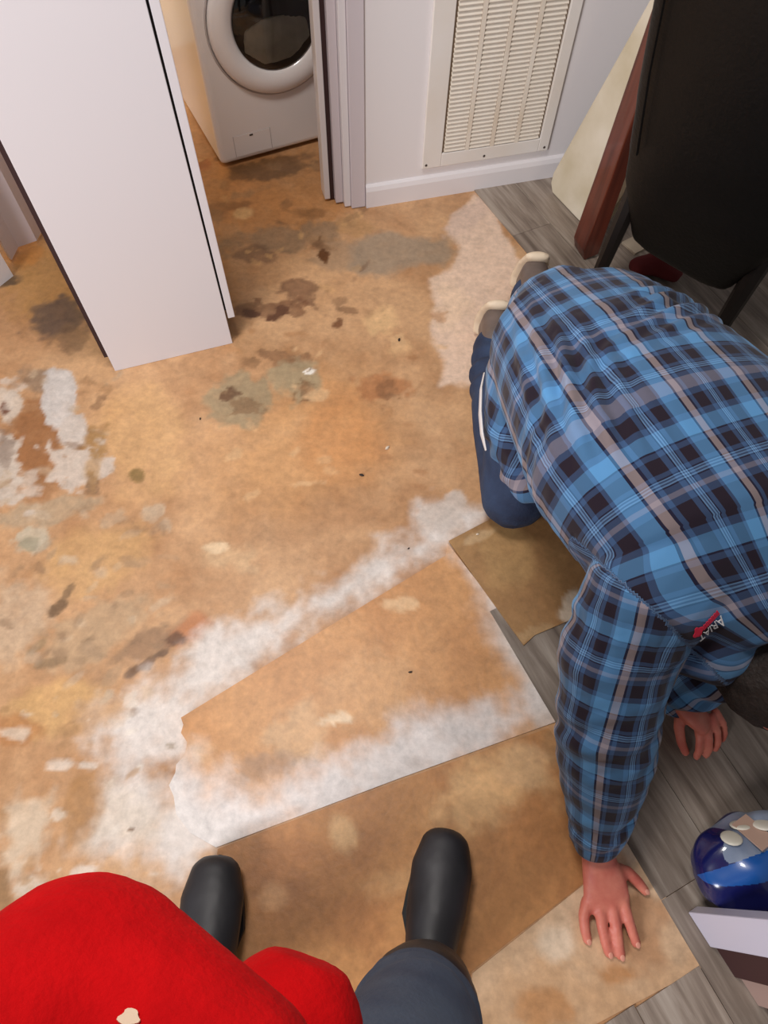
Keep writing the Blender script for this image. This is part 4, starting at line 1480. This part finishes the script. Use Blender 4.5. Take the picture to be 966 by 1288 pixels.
def bag_pt(s_, t_):
    """s around the length (-1..1), t across from near side (-1) over the top to the far side (1)"""
    a = math.asin(max(-1, min(1, s_)))
    w_ = math.cos(a) ** 0.7
    th = (t_ + 1) / 2 * math.pi
    lump = 1 + 0.05 * math.sin(s_ * 9 + t_ * 4) + 0.04 * math.sin(t_ * 11 - s_ * 5)
    return Vector((BX * s_, -BY * math.cos(th) * w_ * lump, BZ * (1 + 0.95 * math.sin(th) * w_ * lump) * 0.98))


def bag_panel(name, mt, test, ns_=240, nt2=150):
    m = MB()
    keep = {}
    for i in range(ns_):
        for j in range(nt2 * 2):
            s0, s1_ = -1 + 2 * i / ns_, -1 + 2 * (i + 1) / ns_
            t0, t1 = -1 + 2 * j / nt2, -1 + 2 * (j + 1) / nt2
            tm = (t0 + t1) / 2
            if not test((s0 + s1_) / 2, tm):
                continue
            q = []
            for a_, b_ in ((s0, t0), (s1_, t0), (s1_, t1), (s0, t1)):
                k = (round(a_, 5), round(b_, 5))
                if k not in keep:
                    keep[k] = len(m.v)
                    m.v.append(tuple(bag_pt(a_, b_)))
                q.append(keep[k])
            m.f.append(tuple(q))
    m.v = [(x, y, max(z, 0.0)) for x, y, z in m.v]
    return m.build(name, MATS[mt], bag, True)


band = lambda s_, t_: -0.10 < t_ - 0.18 * s_ < 0.22
clear = lambda s_, t_: (-1 < t_ < 1) and not band(s_, t_) and ((t_ > 0.1 and s_ > -0.66 - 0.1 * math.sin(t_ * 7)) or (t_ <= 0.1 and s_ > -0.34 and t_ > -0.8))
bag_panel('blue_band', 'blue_plastic', band)
bag_panel('clear_window', 'film_clear', clear)
bag_panel('navy_panel', 'navy_plastic', lambda s_, t_: not band(s_, t_) and not clear(s_, t_))
for s_, t_ in ((-0.60, 0.42), (-0.18, 0.50), (-0.14, -0.28), (0.02, -0.5), (0.2, 0.46), (0.28, -0.3), (0.55, -0.3), (0.55, 0.5), (-0.4, 0.62)):
    p = bag_pt(s_, t_)
    o = MB().ball((0, 0, 0), (0.018, 0.018, 0.0045), 16).build('pod', MATS['bottle_cap'], bag, True)
    o.location = p
    o.rotation_euler = Vector((0, p.y, p.z - BZ)).to_track_quat('Z', 'Y').to_euler()
p0_, p1_ = bag_pt(-0.50, 0.30), bag_pt(-0.42, 0.55)
m = MB().box(-0.018, 0.018, -0.03, 0.03, 0.0, 0.003)
tp_ = m.build('paper_tag', MATS['tan_tape'], bag)
tp_.location = (p0_ + p1_) / 2 + Vector((0.02, 0.003, 0.004))
tp_.rotation_euler = (-0.55, 0.12, 0.35)

p_a, p_b = at(862, 1149), at(890, 1193)
su = empty('board_stack', (p_a.x, p_a.y, 0.0042), math.atan2(p_b.y - p_a.y, p_b.x - p_a.x))
tag(su, 'upright painted boards in white, maroon and tan beside the blue tub', 'boards')
wd = (p_b - p_a).length
for nm, u0, u1, v0, hh, mt in (('white_board', 0.0, wd, 0.004, 0.62, 'box_white'), ('maroon_board', wd + 0.002, wd + 0.055, 0.012, 0.60, 'box_maroon'), ('tan_board', wd + 0.057, wd + 0.105, 0.02, 0.58, 'box_tan'), ('maroon_board', wd + 0.107, wd + 0.20, 0.03, 0.56, 'box_maroon')):
    MB().box(u0, u1, v0, v0 + 0.022, 0, hh).build(nm, MATS[mt], su, bevel=0.002)

# ------------------------------------------------------------------ crumbs on the floor
for j, (px, py, r_, mt) in enumerate(((502, 428, 0.006, 'debris_dark'), (455, 598, 0.006, 'debris_dark'), (487, 564, 0.007, 'debris_pale'), (252, 527, 0.004, 'debris_dark'), (514, 690, 0.003, 'debris_dark'), (600, 674, 0.004, 'debris_pale'), (516, 846, 0.004, 'debris_dark'), (388, 466, 0.008, 'debris_pale'))):
    c_ = at(px, py)
    mm = MB().ball((0, 0, 0), (r_, r_ * 0.5, r_ * 0.4), 8)
    mm.v = [(x * (1 + 0.3 * random.uniform(-1, 1)), y * (1 + 0.3 * random.uniform(-1, 1)), z) for x, y, z in mm.v]
    o = mm.build('debris_chip', MATS[mt])
    zz = 0.003 if py > 700 else (0.0078 if px == 600 else 0.0)
    o.location = (c_.x, c_.y, zz + r_ * 0.38)
    o.rotation_euler = (0, 0, random.uniform(0, 3))
    tag(o, ('small dark chip on the tan floor left of the kneeling person', 'dark round chip in the middle of the bare tan floor', 'pale chip on the tan floor near the knee', 'dark speck on the floor below the white cabinet', 'tiny dark speck on the white dust band', 'pale crumb on the brown sheet by the knee',
            'dark speck on the cut floor sheet in front of the boots', 'white chip on the grey-green stain')[j], 'debris', 'crumbs on the floor')
